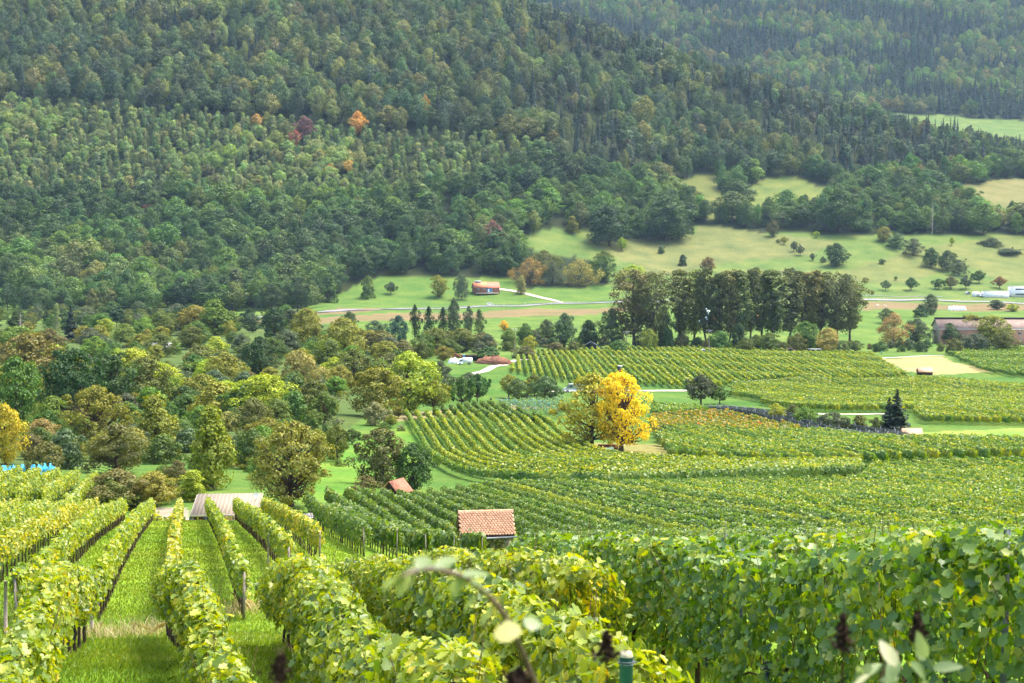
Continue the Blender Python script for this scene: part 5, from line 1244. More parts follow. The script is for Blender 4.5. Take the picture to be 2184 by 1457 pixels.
def modern():
    P = at(2165, 634, 980)
    e = empty('office_building', 'white flat-roofed two-storey office at the right edge beside the road', 'building', P)
    MB().box((6, 4, 3.3), (17, 9, 7.6)).build('wall', M_WHITE, e)
    MB().box((6, 4, 7.15), (17.5, 9.5, .18)).build('roof', M_GREY, e)
    for z in (5.4, 1.9):
        window(e, (5.5, -.5, z), 11, 1.0, 'y-', M_GREY)
    q = at(2125, 635, 980)
    w = empty('warehouse', 'low white metal warehouse attached left of the office', 'warehouse', q)
    MB().box((0, 3, 1.6), (17, 8, 4.6)).build('wall', M_WHITE, w); MB().box((0, 3, 3.98), (17.4, 8.4, .16)).build('roof', M_GREY, w)
    MB().box((3.6, -1.04, 1.6), (.15, .08, 4.4)).build('seam', M_GREY, w)
    q = at(2081, 633, 980); c = empty('storage_container', 'white storage container left of the warehouse', 'container', q, .2)
    MB().box((0, 0, 1.5), (4.2, 2.6, 3.4)).build('body', M_WHITE, c); MB().box((0, -1.33, 1.5), (.06, .05, 3.2)).build('door', M_GREY, c)
    van(at(2095, 633, 985) + Vector((0, 0, .1)), 'white van parked behind the storage container', .3, M_CARW)
    q = at(2064, 628, 980); c = empty('greenhouse', 'tiny grey plastic tunnel at the left end of the yard', 'greenhouse', q)
    th = np.linspace(0, math.pi, 9); V = [(1.5 * math.cos(a), y, 1.9 * math.sin(a)) for y in (-2, 2) for a in th]
    MB().add(V, [(i, i + 1, i + 10, i + 9) for i in range(8)] + [tuple(range(9))]).build('tunnel', M_GREY, c)
def car_body(mb, L, Wd, prof, mi=0):
    """side outline extruded across the width with tucked-in sills and roof"""
    n = len(prof); V = []
    for s, k in ((-1, 1), (1, 1)):
        for x, z in prof:
            t = Wd / 2 * (1.0 if z < L * .2 else .86)
            V.append((x, s * t, z))
    F = [tuple(range(n)), tuple(range(2 * n - 1, n - 1, -1))] + [(i, (i + 1) % n, n + (i + 1) % n, n + i) for i in range(n)]
    return mb.add(V, F, mi)
def wheels(e, xs, Wd, r):
    for x in xs:
        for s in (-1, 1):
            w = MB().tube([(x, s * (Wd / 2 - .22), r), (x, s * (Wd / 2 + .01), r)], r, 16).build('wheel', M_BLACK, e)
            MB().tube([(x, s * (Wd / 2 + .012), r), (x, s * (Wd / 2 + .03), r)], r * .55, 12).build('rim', M_GREY, w)
def car(P, label, rz, paint):
    e = empty('parked_car' if 'parked' in label else 'moving_car', label, 'car', P, rz)
    car_body(MB(), 4.4, 1.8, [(-2.2, .35), (-2.2, .85), (-1.9, .98), (-1.25, 1.42), (.35, 1.45), (1.0, .98), (2.0, .85), (2.2, .6), (2.15, .35)]).build('body', paint, e)
    for s in (-1, 1): MB().add([(x, s * .8, z) for x, z in [(-1.55, 1.0), (-1.15, 1.33), (.3, 1.36), (.8, 1.0)]], [(0, 1, 2, 3)]).build('window', M_GLASS, e).location = (0, s * .012, 0)
    wheels(e, (-1.35, 1.35), 1.8, .32); return e
def van(P, label, rz, paint):
    e = empty('parked_van', label, 'van', P, rz)
    car_body(MB(), 5.2, 2.0, [(-2.6, .4), (-2.6, 2.2), (-2.5, 2.3), (1.0, 2.3), (1.7, 1.35), (2.5, 1.1), (2.6, .7), (2.55, .4)]).build('body', paint, e)
    for s in (-1, 1): MB().add([(x, s * 1.0, z) for x, z in [(.3, 1.4), (.3, 1.95), (1.0, 1.95), (1.45, 1.4)]], [(0, 1, 2, 3)]).build('window', M_GLASS, e).location = (0, -s * .12, 0)
    MB().add([(1.72, -.8, 1.38), (1.72, .8, 1.38), (1.08, .8, 2.2), (1.08, -.8, 2.2)], [(0, 1, 2, 3)]).build('windscreen', M_GLASS, e).location = (.03, 0, .02)
    wheels(e, (-1.6, 1.6), 2.0, .36); return e
modern()
def onroad(u, off=0):
    P = at(u, 600, 700); best = min((at(u, v, 700) for v in np.arange(636, 690, .5)), key=lambda p: abs(proj(p.x, p.y, p.z)[1] - np.interp(u, [q[0] for q in RD], [q[1] for q in RD])))
    return best + Vector((0, off, .45))
car(onroad(1045, 1.5), 'white car driving on the road below the red-roofed barn', R(8), M_CARW)
def truck():
    e = empty('parked_van', 'white pickup with box body parked beside the earth heap', 'van', at(990, 778, 380), R(195))
    car_body(MB(), 5.2, 2.0, [(.5, .5), (.5, 2.0), (1.5, 2.0), (2.1, 1.25), (2.7, 1.1), (2.75, .5)]).build('cab', M_CARW, e)
    MB().box((-1.1, 0, 1.5), (3.1, 2.0, 1.7)).build('box_body', M_WHITE, e)
    for s in (-1, 1): MB().box((1.25, s * .93, 1.6), (.7, .04, .5)).build('window', M_GLASS, e)
    wheels(e, (-1.7, 1.7), 2.0, .38)
truck()
van(at(1222, 837, 330), 'silver van parked on the track left of the yellow trees', R(185), M_CARS)
car(at(1240, 838, 330) + Vector((3.5, 0, 0)), 'white parked car half hidden behind the yellow-brown tree', R(180), M_CARW)
def tractor():
    P = at(1323, 798, 400)
    e = empty('tractor', 'tractor with glazed cab working between the far vine rows', 'tractor', P, R(-88), )
    MB().box((.9, 0, 1.05), (1.7, .75, .7)).box((1.78, 0, .95), (.12, .7, .6)).box((-.3, 0, .8), (1.6, .7, .5)).build('hood', M_RED, e)
    c = MB().box((-.55, 0, 2.5), (1.45, 1.35, .14)).build('cab', M_WHITE, e)
    for x in (-1.2, .1):
        for y in (-.6, .6): MB().box((x, y, 1.75), (.09, .09, 1.4)).build('pillar', M_BLACK, c)
    MB().box((-.55, 0, 1.75), (1.2, 1.12, 1.3)).build('glazing', M_GLASS, c)
    for x, r in ((-.8, .68), (1.35, .45)):
        for s in (-1, 1):
            w = MB().tube([(x, s * .45, r), (x, s * .8, r)], r, 18).build('wheel', M_BLACK, e); MB().tube([(x, s * .81, r), (x, s * .83, r)], r * .55, 12).build('rim', M_RED, w)
    MB().tube([(1.0, .25, 1.4), (1.0, .25, 2.2)], .04, 6).build('exhaust', M_BLACK, e)
    MB().box((-2.2, 0, 1.0), (.9, 1.1, 1.1)).build('sprayer', M_BLACK, e)
tractor()
def longbarn():
    P = at(2005, 745, 600); P = col(2010, 700)
    e = empty('long_barn', 'long barn with brown roof and pink brick wall behind the yellowish trees', 'barn', P + Vector((28, 6, 0)), R(-2))
    prism(MB(), 58, 14, (9.0, 3.6), -1.5).build('wall', M_PINK, e)
    roof_slabs(MB(), 58, 14, 7.5, 3.6, .8, .15).build('roof', mat_flat('brown_corrugated', (.2, .15, .125), .9, .2, .6, .1), e)
    MB().box((0, 0, 11.4), (60, 1.4, .5)).build('ridge_vent', M_BLACK, e)
    MB().box((0, -7.9, 6.85), (59.8, .18, .25)).build('gutter', M_WHITE, e)
    prism(MB(), .1, 13.6, (8.6, 3.4), -1.2).build('gable', M_PLAST, e).location = (-29.06, 0, 0)
    for k in range(6): window(e, (2 + k * 4.5, -7.0, 5.0), 1.6, .9)
    MB().box((-9, -7.06, 2.2), (4, .1, 4.4)).build('door', M_WOOD, e)
longbarn()
house('tunnel_barn', 'pale green plastic-roofed shelter behind the long barn', col(2128, 775), R(15), 10, 7, 1.8, 2.6, M_GREEN, mat_flat('pale_green_film', (.42, .62, .52), .5, .08, 1, .3), .2, 'shelter')
e, r = house('cabin', 'dark green cabin with white roof in the left thicket', at(336, 752, 430), R(-6), 9.2, 3.2, 2.2, 1.0, M_GREEN, M_WHITE, .4, 'cabin')
for x in (-3.2, 2.8): window(e, (x, -1.6, 1.3), 1.0, .8)
MB().box((.3, -1.63, .9), (.9, .06, 1.8)).build('door', M_WOOD, e)
e, r = house('garden_hut', 'black hut with grey gable roof at the top of the far vineyard', col(1260, 655), R(88), 5.5, 4.6, 2.0, 1.3, M_BLACK, M_GREY, .5)
MB().box((-2.78, 0, .9), (.06, 1.6, 1.9)).build('door', M_WOOD, e)
e, r = house('garden_hut', 'garden hut with white and pink gable roof on the grass below the poplars', at(1687, 757, 560), R(75), 3.6, 3.2, 1.9, .9, M_GREEN, mat_flat('pinkish_sheet', (.6, .38, .35), .7, .2, 1, .2), .4)
window(e, (-1.8, .2, 1.2), .8, .6, 'x-')
e, r = house('garden_hut', 'tiny grey gable roof poking over the vine tops beside the pole', at(1500, 757, 560), R(85), 3.2, 3, 1.3, .9, M_GREY, M_GREY, .3)
e = empty('open_shed', 'dark open shed under the golden round tree', 'shed', at(1737, 757, 560), R(5))
MB().box((0, 0, 2.3), (5.2, 3.2, .14)).build('roof', M_GREY, e); MB().box((0, 1.4, 1.1), (5, .1, 2.4)).build('wall', M_BLACK, e)
for x in (-2.4, 2.4): MB().box((x, -1.4, 1.1), (.15, .15, 2.4)).build('post', M_WOOD, e)
for i, (u, v, lab) in enumerate([(1520, 700, 'orange hut with white roof seen left between the poplar trunks'), (1566, 704, 'tall orange hut behind the middle poplar trunks'), (1610, 702, 'orange hut beside the teal tent in the gap between poplars')]):
    house('play_hut', lab, col(u, 830), R(80 - 10 * i), 4.5, 4.2, 3.2, 2.2, M_ORNG, M_WHITE if i == 0 else M_ORNG, .3, 'hut', 'orange huts behind the poplars')
for u, lab in ((1506, 'white-teal tent left of the orange hut'), (1596, 'tall teal tent in the gap between poplars')):
    e = empty('tent', lab, 'tent', col(u, 845)); 
    V = [(5 * math.cos(a), 5 * math.sin(a), 0) for a in np.linspace(0, 2 * math.pi, 9)[:-1]] + [(4.4 * math.cos(a), 4.4 * math.sin(a), 2.6) for a in np.linspace(0, 2 * math.pi, 9)[:-1]] + [(0, 0, 8.0)]
    MB().add(V, [(i, (i + 1) % 8, 8 + (i + 1) % 8, 8 + i) for i in range(8)] + [(8 + i, 8 + (i + 1) % 8, 16) for i in range(8)]).build('canvas', M_TEAL if u > 1550 else mat_flat('pale_canvas', (.5, .68, .66), .8, .1, 1, .2), e)
    MB().tube([(0, 0, 7.5), (0, 0, 8.8)], .08, 6).build('pole', M_POST, e)
def mound(name, label, cat, P, rx, ry, h, mat, seed, lumps=.25):
    g = np.random.default_rng(seed); mb = MB(); n, m = 26, 10; V = []
    for j in range(m + 1):
        t = j / m
        for i in range(n):
            a = i / n * 2 * math.pi; r = math.sin(t * math.pi / 2) * (1 + g.normal(0, lumps * .3))
            V.append((rx * r * math.cos(a), ry * r * math.sin(a), h * (math.cos(t * math.pi / 2) ** .8) * (1 + g.normal(0, lumps * .6)) - .1))
    mb.add(V, [(j * n + i, j * n + (i + 1) % n, (j + 1) * n + (i + 1) % n, (j + 1) * n + i) for j in range(m) for i in range(n)])
    o = mb.build(name, mat, None, True); o.location = P
    return tag(o, label, cat)
mound('earth_heap', 'large brown heap of earth and prunings beside the gravel track', 'heap', at(1052, 777, 380), 6.4, 3.5, 2.6, M_EARTH, 3)
for k in range(5):
    mound('wrapped_bale', f'white film-wrapped bale, {ordn(k + 1)} from the left in the heap above the long barn', 'bale', at(2027 + k * 7, 662, 800), 1.6, 1.5, 2.3 + .3 * (k in (1, 2)), M_TARP, 40 + k, .12)['group'] = 'white wrapped bales'
bp = MB(); g_ = np.random.default_rng(8)
for k in range(70): bp.box((g_.normal(0, 1.0), g_.normal(0, .6), abs(g_.normal(.5, .5))), (.6, .35, .3), rz=g_.uniform(0, 3))
o = bp.build('brick_pile', M_BRICK); o.location = at(976, 763, 380); tag(o, 'pile of red bricks behind the white pickup', 'brick pile')
o = MB().lathe([(.4, 0), (.45, .1), (.45, 1.2), (.4, 1.25), (.02, 1.26)], 14).build('water_barrel', M_BLUE); o.location = at(990, 764, 380); tag(o, 'blue barrel right of the red brick pile', 'barrel')
mound('covered_heap', 'white tarpaulin heap left of the white pickup', 'heap', at(968, 775, 380), 1.9, 1.2, 1.7, M_TARP, 12)
e = empty('open_shed', 'low dark open shed behind the earth heap', 'shed', at(1018, 770, 380))
MB().box((0, 0, 2.0), (9, 3, .15)).build('roof', M_WOOD, e); MB().box((0, 1.3, .9), (9, .1, 2.2)).build('wall', M_BLACK, e)
for x in (-4.3, 0, 4.3): MB().box((x, -1.3, .9), (.18, .18, 2.2)).build('post', M_WOOD, e)
# poles, posts, fences
for u, v, top, lab in ((1336, 752, 706, 'wooden utility pole with crossarm left of the bare pale tree'), (1512, 756, 703, 'wooden utility pole with metal crossarm before the slim poplars'), (1098, 758, 700, 'thin utility pole above the earth heap')):
    P = at(u, v, 560); h = (v - top) * P.y / FPX
    e = empty('utility_pole', lab, 'pole', P, 0, 'utility poles in the valley')
    MB().tube([(0, 0, -.5), (0, 0, h)], [.16, .11], 8).build('pole', M_POST, e)
    a = MB().box((0, -.15, h - .35), (2.4, .1, .12)).box((0, -.15, h - .9), (1.8, .1, .12)).build('crossarm', M_GREY, e)
    for x in (-1.1, -.4, .4, 1.1): MB().lathe([(.05, 0), (.07, .1), (.05, .2), (.02, .22)], 8, c=(x, -.15, h - .3)).build('insulator', M_WHITE, a)
e = empty('lamp_post', 'slim grey lamp post before the pink barn wall', 'lamp post', at(2178, 740, 560)); MB().tube([(0, 0, 0), (0, 0, 8)], .09, 8).build('pole', M_GREY, e); MB().box((-.5, 0, 8), (1.4, .25, .12)).build('lamp_head', M_GREY, e)
for k, u in enumerate((905, 960, 1010, 1075, 1120, 1175, 1235, 1290, 1890, 1990, 2120)):
    P = onroad(u) + Vector((0, -6.2 if k % 2 else 6.0, -.4)); o = MB().box((0, 0, .5), (.14, .1, 1.1)).box((0, -.056, .75), (.15, .012, .22), 1).build('road_marker_post', [M_WHITE, M_BLACK]); o.location = P; tag(o, 'white roadside marker post with a dark band', 'marker post', 'roadside marker posts')
o = MB()
for k in range(60): o.box((k * 4.0, 0, .35), (.14, .1, .9))
o.box((118, -.08, .62), (238, .06, .3)); gr = empty('guard_rail', 'long metal guard rail along the near edge of the road', 'guard rail', (0, 0, 0))
Pg = np.array([list(onroad(u)) for u in np.arange(520, 1330, 15)]); Pg[:, 1] -= 5.6
Pg[:, 2] = ground(Pg[:, 0], Pg[:, 1])
gb = MB(); gb.tube(Pg + [0, 0, .75], .14, 4); gb.build('rail', M_STEEL, gr)
gb = MB()
for p in densify(Pg, 6)[0]: gb.box((p[0], p[1], float(ground(p[0], p[1])) + .3), (.12, .12, 1.0))
gb.build('rail_posts', M_STEEL, gr)['kind'] = 'stuff'
def gate():
    P = col(694, 121)
    e = empty('garden_gate', 'open green wire mesh gate beside the concrete drive', 'gate', P, R(25))
    for x in (-.65, 0.0, 1.35): MB().tube([(x, 0, -.1), (x, 0, 1.15)], .03, 6).build('post', M_TEAL, e)
    m = MB()
    for z in np.linspace(.08, 1.02, 7): m.tube([(-.65, 0, z), (0, 0, z)], .008, 4)
    for x in np.linspace(-.65, 0, 11): m.tube([(x, 0, .05), (x, 0, 1.05)], .006, 4)
    m.build('mesh_panel', M_TEAL, e); MB().tube([(0, 0, .95), (1.35, 0, .95)], .015, 5).tube([(0, 0, .3), (1.35, 0, .3)], .012, 5).build('rail', M_TEAL, e)
gate()
def wpost(u, y, h, label, w=.07, marks=False):
    P = col(u, y); o = empty('wooden_post', label, 'post', P, .2)
    MB().tube([(0, 0, -.2), (.01, 0, h * .5), (.03, 0, h)], [w * .62, w * .6, w * .55], 10).build('post', M_POST, o)
    if marks:
        mk = MB().tube([(.024, 0, h * .78), (.03, 0, h * .97)], w * .66, 10).build('trail_mark', M_WHITE, o); MB().tube([(.026, 0, h * .85), (.028, 0, h * .89)], w * .68, 10).build('red_bar', M_RED, mk)
wpost(196, 35, 1.28, 'tall weathered post leaning in front of the second grass lane')
wpost(12, 34, 1.2, 'weathered post at the left edge of the photo')
wpost(514, 43, 1.35, 'weathered post with white and red trail mark among the left vines', marks=True)
wpost(572, 49, 1.5, 'plain post at the end of a left vine row', .05)
# bench and picnic place under the yellow trees
def bench(P, rz, mat, lab):
    e = empty('park_bench', lab, 'bench', P, rz)
    MB().box((0, 0, .44), (1.7, .4, .06)).build('seat', mat, e); MB().box((0, .26, .72), (1.7, .05, .42), M=Matrix.Rotation(-.25, 3, 'X')).build('backrest', mat, e)
    for x in (-.7, .7): MB().box((x, 0, .2), (.08, .36, .44)).build('leg', M_BLACK, e)
bench(at(1302, 968, 200), R(35), mat_flat('pale_green_paint', (.25, .42, .33), .7, .1, 2, .2), 'pale green bench beside the trunk of the golden walnut')
bench(at(1270, 966, 200), R(20), M_BLACK, 'dark bench left of the pale green bench')
wl = MB().box((0, 0, .4), (3.2, .3, .9)).build('brick_wall', M_BRICK); wl.location = at(1298, 962, 200) + Vector((0, 1.2, 0)); tag(wl, 'low brown brick wall behind the benches', 'wall')
# blue bird nets draped over the left rows
def bluenet(u0, u1, y, lab, seed):
    g = np.random.default_rng(seed); A, B = col(u0, y), col(u1, y + 3); n, m = 30, 9; V = []
    for i in range(n):
        t = i / (n - 1); p = A.lerp(B, t)
        gz = float(ground(p.x, p.y))
        for j in range(m):
            s = j / (m - 1) * 2 - 1
            V.append((p.x + g.normal(0, .06), p.y + s * .55 + g.normal(0, .05), gz + 1.75 - abs(s) ** 1.6 * .75 + .22 * math.sin(i * .9 + seed) + g.normal(0, .07)))
    o = MB().add(V, [(i * m + j, i * m + j + 1, (i + 1) * m + j + 1, (i + 1) * m + j) for i in range(n - 1) for j in range(m - 1) if g.uniform() > .12]).build('bird_net', M_BLUENET)
    so_ = o.modifiers.new('thick', 'SOLIDIFY'); so_.thickness = .02
    tag(o, lab, 'net', 'blue bird nets')
bluenet(-40, 52, 147, 'larger blue bird net draped over vines at the left edge', 1)
bluenet(66, 118, 152, 'smaller bright blue bird net right of the larger one', 5)
# people
def skin_body(name, pts, edges, rad, mat, parent, loc_root=0):
    me = bpy.data.meshes.new(name); me.from_pydata(pts, edges, [])
    o = obj(name, me, parent); md = o.modifiers.new('skin', 'SKIN')
    for i, r in enumerate(rad): me.skin_vertices[0].data[i].radius = (r, r)
    me.skin_vertices[0].data[loc_root].use_root = True
    s = o.modifiers.new('sub', 'SUBSURF'); s.levels = s.render_levels = 1
    me.materials.append(mat); return o
def cloth_mat(name, shirt, trousers):
    m, t, out = newmat(name); p = N_(t, 'ShaderNodeBsdfPrincipled'); tc = N_(t, 'ShaderNodeTexCoord'); sx = N_(t, 'ShaderNodeSeparateXYZ')
    t.links.new(tc.outputs['Object'], sx.inputs[0]); r = ramp(t, math_(t, 'MULTIPLY', sx.outputs[2], .5), [(0, (.03, .025, .02)), (.045, trousers), (.46, shirt), (.735, (.45, .28, .2))])
    r.node.color_ramp.interpolation = 'CONSTANT'; t.links.new(r, p.inputs['Base Color']); p.inputs['Roughness'].default_value = .85; t.links.new(p.outputs[0], out.inputs[0]); return m
def person(P, rz, shirt, trousers, label, bend=0.0, h=1.72):
    e = empty('person', label, 'person', P, rz, None, (h / 1.75,) * 3)
    b = bend
    pts = [(0, 0, .95), (0, b * .12, 1.2), (0, b * .3, 1.42 - b * .12), (0, b * .36, 1.52 - b * .16), (0, b * .42, 1.64 - b * .2)]
    rad = [.15, .15, .15, .055, .1]; ed = [(0, 1), (1, 2), (2, 3), (3, 4)]
    for s in (-1, 1):
        k = len(pts)
        pts += [(s * .1, .02, .88), (s * .11, .04, .5), (s * .12, 0, .09), (s * .12, .16, .04)]; rad += [.1, .065, .05, .045]; ed += [(0, k), (k, k + 1), (k + 1, k + 2), (k + 2, k + 3)]
        k = len(pts)
        pts += [(s * .2, b * .3, 1.4 - b * .12), (s * .26, .06 + b * .35, 1.12 - b * .1), (s * .2, .28 + b * .3, 1.0 - b * .1), (s * .19, .36 + b * .3, .98 - b * .1)]; rad += [.062, .048, .038, .034]; ed += [(2, k), (k, k + 1), (k + 1, k + 2), (k + 2, k + 3)]
    skin_body('body', pts, ed, rad, cloth_mat('clothes', shirt, trousers), e)
    MB().lathe([(.115, 0), (.118, .05), (.09, .11), (.03, .13)], 12, c=(0, b * .42 - .015, 1.66 - b * .2)).build('hair', M_WOOD, e)
    MB().box((0, b * .42 + .105, 1.66 - b * .2), (.03, .05, .05)).build('nose', mat_flat('skin', (.45, .28, .2), .7), e)
person(at(1047, 862, 330), R(170), (.02, .02, .025), (.12, .09, .06), 'standing picker in a black top and brown trousers left of the others')
person(at(1073, 862, 330), R(20), (.03, .04, .06), (.02, .02, .03), 'small stooping picker in dark clothes between the other two', .8, 1.5)
person(at(1084, 860, 330), R(60), (.04, .06, .13), (.03, .04, .08), 'picker in blue-grey clothes beside the white bucket', .25)
person(at(1880, 757, 560), R(30), (.02, .35, .45), (.05, .05, .07), 'person in a turquoise jacket at the hedge below the long barn')
for u, v, lab in ((1048, 868, 'white bucket at the feet of the picker in black'), (1090, 865, 'white bucket beside the picker in blue-grey')):
    e = empty('bucket', lab, 'bucket', at(u, v, 330), 0, 'picking buckets'); MB().lathe([(.2, 0), (.26, .5), (.24, .5), (.2, .1)], 14).build('bucket', M_WHITE, e); MB().tube([(.25 * math.cos(a), 0, .5 + .2 * math.sin(a)) for a in np.linspace(0, math.pi, 9)], .012, 5).build('handle', M_GREY, e)
def cow(P, rz, lab):
    e = empty('cow', lab, 'cow', P, rz, 'pale cows on the meadow')
    pts = [(0, 0, 1.05), (.6, 0, 1.1), (-.7, 0, 1.12), (1.0, 0, 1.3), (1.35, 0, 1.15), (-.95, 0, 1.1), (-1.0, 0, .6)]; ed = [(0, 1), (0, 2), (1, 3), (3, 4), (2, 5), (5, 6)]; rad = [.36, .33, .3, .2, .12, .06, .03]
    for x, p in ((.6, 1), (-.7, 2)):
        for s in (-1, 1):
            k = len(pts); pts += [(x, s * .2, .7), (x + .04, s * .2, .38), (x, s * .2, .02)]; ed += [(p, k), (k, k + 1), (k + 1, k + 2)]; rad += [.12, .07, .06]
    skin_body('body', pts, ed, rad, mat_flat('cow_coat', (.62, .55, .45), .9, .2, 2, .1), e)
cow(at(1871, 655, 800), .2, 'pale cow standing left on the meadow beside the poplars'); cow(at(1888, 656, 800), 3.0, 'pale cow standing right on the meadow beside the poplars')
# ---------------------------------------------------------------- brambles right in front of the camera
M_BRCANE = mat_flat('bramble_cane', (.085, .05, .045), .6, .4, 25, .3)
M_BRLEAF = mat_vine('bramble_leaf', [(0, (.05, .08, .03)), (.5, (.11, .15, .06)), (1, (.19, .21, .1))], 8, .3)
M_BRPALE = mat_vine('bramble_pale_leaf', [(0, (.26, .26, .14)), (1, (.36, .34, .2))], 30, .4)
M_DRIED = mat_flat('dried_flower', (.035, .022, .016), .95, .5, 60, .05)
def leaf_blade(mb, P, d, nrm, L, Wd, mi=0, fold=.25):
    d = np.array(d, float); d /= np.linalg.norm(d); nrm = np.array(nrm, float); nrm -= d * (nrm @ d); nrm /= np.linalg.norm(nrm); s = np.cross(d, nrm); n = 9
    V = []
    for i in range(n):
        t = i / (n - 1); w = Wd * .5 * (math.sin(math.pi * t ** .75) ** .8 if 0 < t < 1 else 0) * (1 + .1 * (i % 2)); c = np.array(P) + d * L * t - nrm * L * .18 * t * t
        V += [c - s * w + nrm * w * fold, c, c + s * w + nrm * w * fold]
    mb.add(V, [(i * 3 + j, i * 3 + j + 1, i * 3 + j + 4, i * 3 + j + 3) for i in range(n - 1) for j in (0, 1)], mi)
def bramble():
    e = empty('bramble', 'arching dark red bramble cane with pale leaves close to the camera', 'bramble', (0, 0, 0))
    g = np.random.default_rng(6)
    K = [(1420, 4800, 2.5), (1330, 2400, 2.3), (1180, 1560, 2.1), (1140, 1457, 2.05), (1105, 1370, 1.98), (1075, 1310, 1.9), (1035, 1262, 1.82), (990, 1230, 1.74), (940, 1215, 1.64), (895, 1214, 1.54), (860, 1228, 1.46)]
    P = smooth_poly([list(pix(*k)) for k in K], 2); P[0, 2] = float(ground(P[0, 0], P[0, 1])) - .05
    n = len(P); c = MB().tube(P, np.linspace(.0056, .0018, n), 8); th = MB()
    for i in range(8, n - 2, 1): th.tube([P[i], P[i] + g.normal(0, .006, 3)], [.0012, .0002], 4)
    co = c.build('cane', M_BRCANE, e); th.build('thorns', M_BRCANE, co)
    def L(u, v, y, du, dv, ln, wd, m, nr=(0.1, -1, .4)):
        p = np.array(pix(u, v, y)); q = np.array(pix(u + du, v + dv, y + .03)); mb = MB(); leaf_blade(mb, p, q - p, nr, ln, wd); o = mb.build('leaf', m, e); return o
    UP = (.2, -.45, 1)
    L(1083, 1322, 1.84, -4, 66, .05, .032, M_BRPALE, (.15, -1, .15))
    L(1130, 1345, 1.97, 12, -40, .03, .024, M_BRLEAF)
    for a in [(1035, 1262, 1.8, -50, 30, .05, .024), (985, 1230, 1.72, 55, -14, .05, .018), (985, 1232, 1.72, -25, 45, .035, .02), (930, 1216, 1.62, -40, -22, .045, .02), (930, 1214, 1.6, 40, -30, .045, .018), (895, 1216, 1.54, -45, -6, .04, .02), (890, 1216, 1.52, 25, -38, .035, .017), (862, 1228, 1.46, -40, 14, .045, .02), (865, 1226, 1.46, -14, 42, .035, .018), (1000, 1240, 1.75, 50, 20, .045, .02), (1060, 1290, 1.86, -42, 40, .045, .022)]:
        L(*a[:6], a[6] * .8, M_BRLEAF, UP)
    e2 = empty('bramble', 'pale-leaved bramble shoot at the bottom right', 'bramble', (0, 0, 0))
    P = smooth_poly([list(pix(*k)) for k in [(1800, 4600, 2.7), (1850, 2600, 2.6), (1870, 1500, 2.5), (1885, 1420, 2.45), (1915, 1390, 2.4)]], 2); P[0, 2] = float(ground(P[0, 0], P[0, 1])) - .05
    MB().tube(P, np.linspace(.006, .002, len(P)), 7).build('cane', M_BRCANE, e2)
    for k in range(14):
        u, v = g.uniform(1800, 1990), g.uniform(1378, 1465); p = np.array(pix(u, v, 2.4 + g.uniform(-.1, .1))); mb = MB(); leaf_blade(mb, p, g.normal(size=3) + [0, 0, .2], (g.normal() * .8, -.7, .9), g.uniform(.03, .05), g.uniform(.014, .022)); mb.build('leaf', M_BRPALE if k % 9 == 0 else M_BRLEAF, e2)
bramble()
def dried(u, v, y, h, lab, dens=1.0, w=.0085):
    base = pix(u, v, y); gz = float(ground(base.x, base.y)); e = empty('dried_weed', lab, 'weed', (base.x, base.y, gz), 0, 'dried weeds at the camera')
    g = np.random.default_rng(int(u)); H = base.z - gz
    MB().tube([(0.02, 0.02, -.02), (.01, 0, H * .6), (0, 0, H + h)], [.004, .003, .002], 6).build('stem', M_DRIED, e)
    mb = MB(); n = int(260 * dens); t = g.uniform(0, 1, n); P = np.stack([g.normal(0, w, n) * (1.2 - t), g.normal(0, w, n) * (1.2 - t), H + t * h + g.normal(0, .004, n)], 1); mb.add(*leaves(P, g.normal(size=(n, 3)), .0075, 'leaf', g)); mb.build('seed_head', M_DRIED, e)
dried(1293, 1405, 2.6, .045, 'dark dried seed head above the teal tube'); dried(1796, 1385, 2.7, .06, 'tall dark dried seed head at the lower right'); dried(1955, 1368, 2.6, .045, 'dark dried seed head right of the tall one'); dried(598, 1445, 2.2, .03, 'small dark dried head at the bottom beside the vine trunks', .6, .01); dried(1105, 1462, 2.0, .018, 'round brown dried knob beside the bramble cane', .9, .009)
def tube_post():
    P = col(1330, 6.0); t = pix(1330, 1400, 6.0); H = t.z - P.z
    e = empty('capped_pipe_post', 'teal metal pipe post with pale foam cap at the bottom of the photo', 'post', P)
    MB().tube([(0, 0, -.1), (0, 0, H)], .027, 16).build('pipe', mat_flat('teal_pipe', (.015, .1, .13), .45, .3, 12, .4), e)
    MB().lathe([(.024, H - .01), (.026, H + .005), (.022, H + .018), (.008, H + .024)], 14).build('cap', mat_flat('foam', (.5, .42, .28), .95, .4, 90, .1), e)
    w = MB()
    for z in (.018, .028): w.tube([(.031 * math.cos(a), .031 * math.sin(a), H - z) for a in np.linspace(0, 6.3, 18)], .002, 5)
    w.tube([(.03, 0, H - .02), (.042, -.01, H - .025)], .0025, 5); w.build('wire_loop', M_STEEL, e)
tube_post()
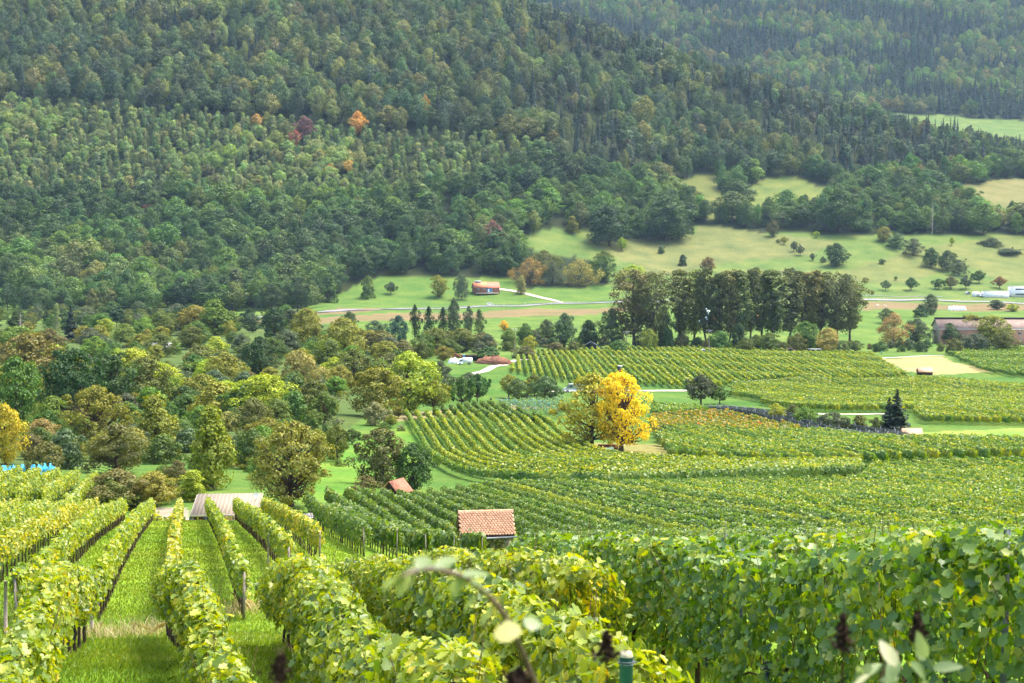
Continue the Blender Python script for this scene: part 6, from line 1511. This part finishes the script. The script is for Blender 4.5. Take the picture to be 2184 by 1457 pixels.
# ---------------------------------------------------------------- grass in the lanes and dry tufts
def blades(name, label, cat, n, region, h, mat, w=.012, lean=.5, seed=1):
    g = np.random.default_rng(seed); X, Y = region(g, n); n = len(X); Z = ground(X, Y)
    H = h * g.uniform(.45, 1.3, n); a = g.uniform(0, 6.28, n); ln = np.abs(g.normal(0, lean, n)) * H; b = g.uniform(0, 6.28, n)
    ww = w * g.uniform(.6, 1.4, n) * np.clip(Y / 26, .7, 2.6); dx, dy = np.cos(a) * ww, np.sin(a) * ww; lx, ly = np.cos(b) * ln, np.sin(b) * ln
    V = np.stack([np.stack([X - dx, Y - dy, Z - .02], 1), np.stack([X + dx, Y + dy, Z - .02], 1), np.stack([X + dx * .6 + lx * .4, Y + dy * .6 + ly * .4, Z + H * .62], 1), np.stack([X + lx, Y + ly, Z + H], 1), np.stack([X - dx * .6 + lx * .4, Y - dy * .6 + ly * .4, Z + H * .62], 1)], 1)
    F = np.arange(n)[:, None] * 5 + np.arange(5)[None]
    me = mesh_np(name, V.reshape(-1, 3), [(F, 0)]); me.materials.append(mat); tag(obj(name, me), label, cat, None, 'stuff')
M_GRASS = mat_vine('grass_blade', [(0, (.055, .105, .01)), (.5, (.105, .17, .014)), (.85, (.17, .22, .022)), (1, (.3, .27, .09))], .6, .4, .04)
M_STRAW = mat_vine('straw', [(0, (.1, .13, .03)), (.35, (.24, .21, .09)), (.7, (.38, .31, .17)), (1, (.5, .43, .27))], 2, .3, .03)
def lanes(g, n):
    Y = 12 * (105 / 12) ** g.uniform(0, 1, n); u = g.uniform(-80, 780, n); X = (u - 1092) / FPX * Y * 1.02; return X, Y
blades('grass', 'short bright grass in the lanes between the left vine rows', 'grass', 150000, lanes, .07, M_GRASS, .009, .7, 1)
def under(g, n):
    Y = g.uniform(9, 32, n); L_ = g.uniform(1.5, 9, n); return L_ + (VR - 1092) / FPX * Y, Y
blades('grass', 'grass under the large foreground vine rows', 'grass', 50000, under, .1, M_GRASS, .008, .6, 2)
def tufts(g, n):
    c = [(235, 33.5, 1.1), (275, 34.5, .9), (205, 34, .6), (330, 35, .5), (530, 41, .9), (575, 42, 1.0), (490, 40, .7), (640, 27, .6), (700, 25, .6)]
    k = g.integers(0, len(c), n); cc = np.array(c)[k]; X = (cc[:, 0] - 1092) / FPX * cc[:, 1] * 1.01 + g.normal(0, .4, n) * cc[:, 2]; return X, cc[:, 1] + g.normal(0, .9, n)
blades('dry_grass', 'straw-coloured dry grass tufts at the row ends', 'dry grass', 1100, tufts, .3, M_STRAW, .005, .9, 3)
def bank(g, n):
    Y = g.normal(106, 1.6, n); u = g.uniform(200, 640, n); return (u - 1092) / FPX * Y * 1.02, Y
def creeper():
    g = np.random.default_rng(31); n = 2600; X, Y = [], []
    u = g.uniform(150, 400, n); Y = g.normal(105.5, .8, n); X = (u - 1092) / FPX * Y * 1.02
    P = np.stack([X, Y, ground(X, Y) + g.uniform(.05, .9, n) * (.4 + .6 * np.sin(u * .07) ** 2)], 1)
    o = MB().add(*leaves(P, g.normal(size=(n, 3)) + [0, -.4, .8], .2, 'leaf', g)).build('creeper_bank', VG['yellow']); tag(o, 'yellow-green creepers trailing along the edge of the grass slope', 'creeper', None, 'stuff')
creeper()
haze()
print('rows', NROWS, 'objects', len(bpy.data.objects))
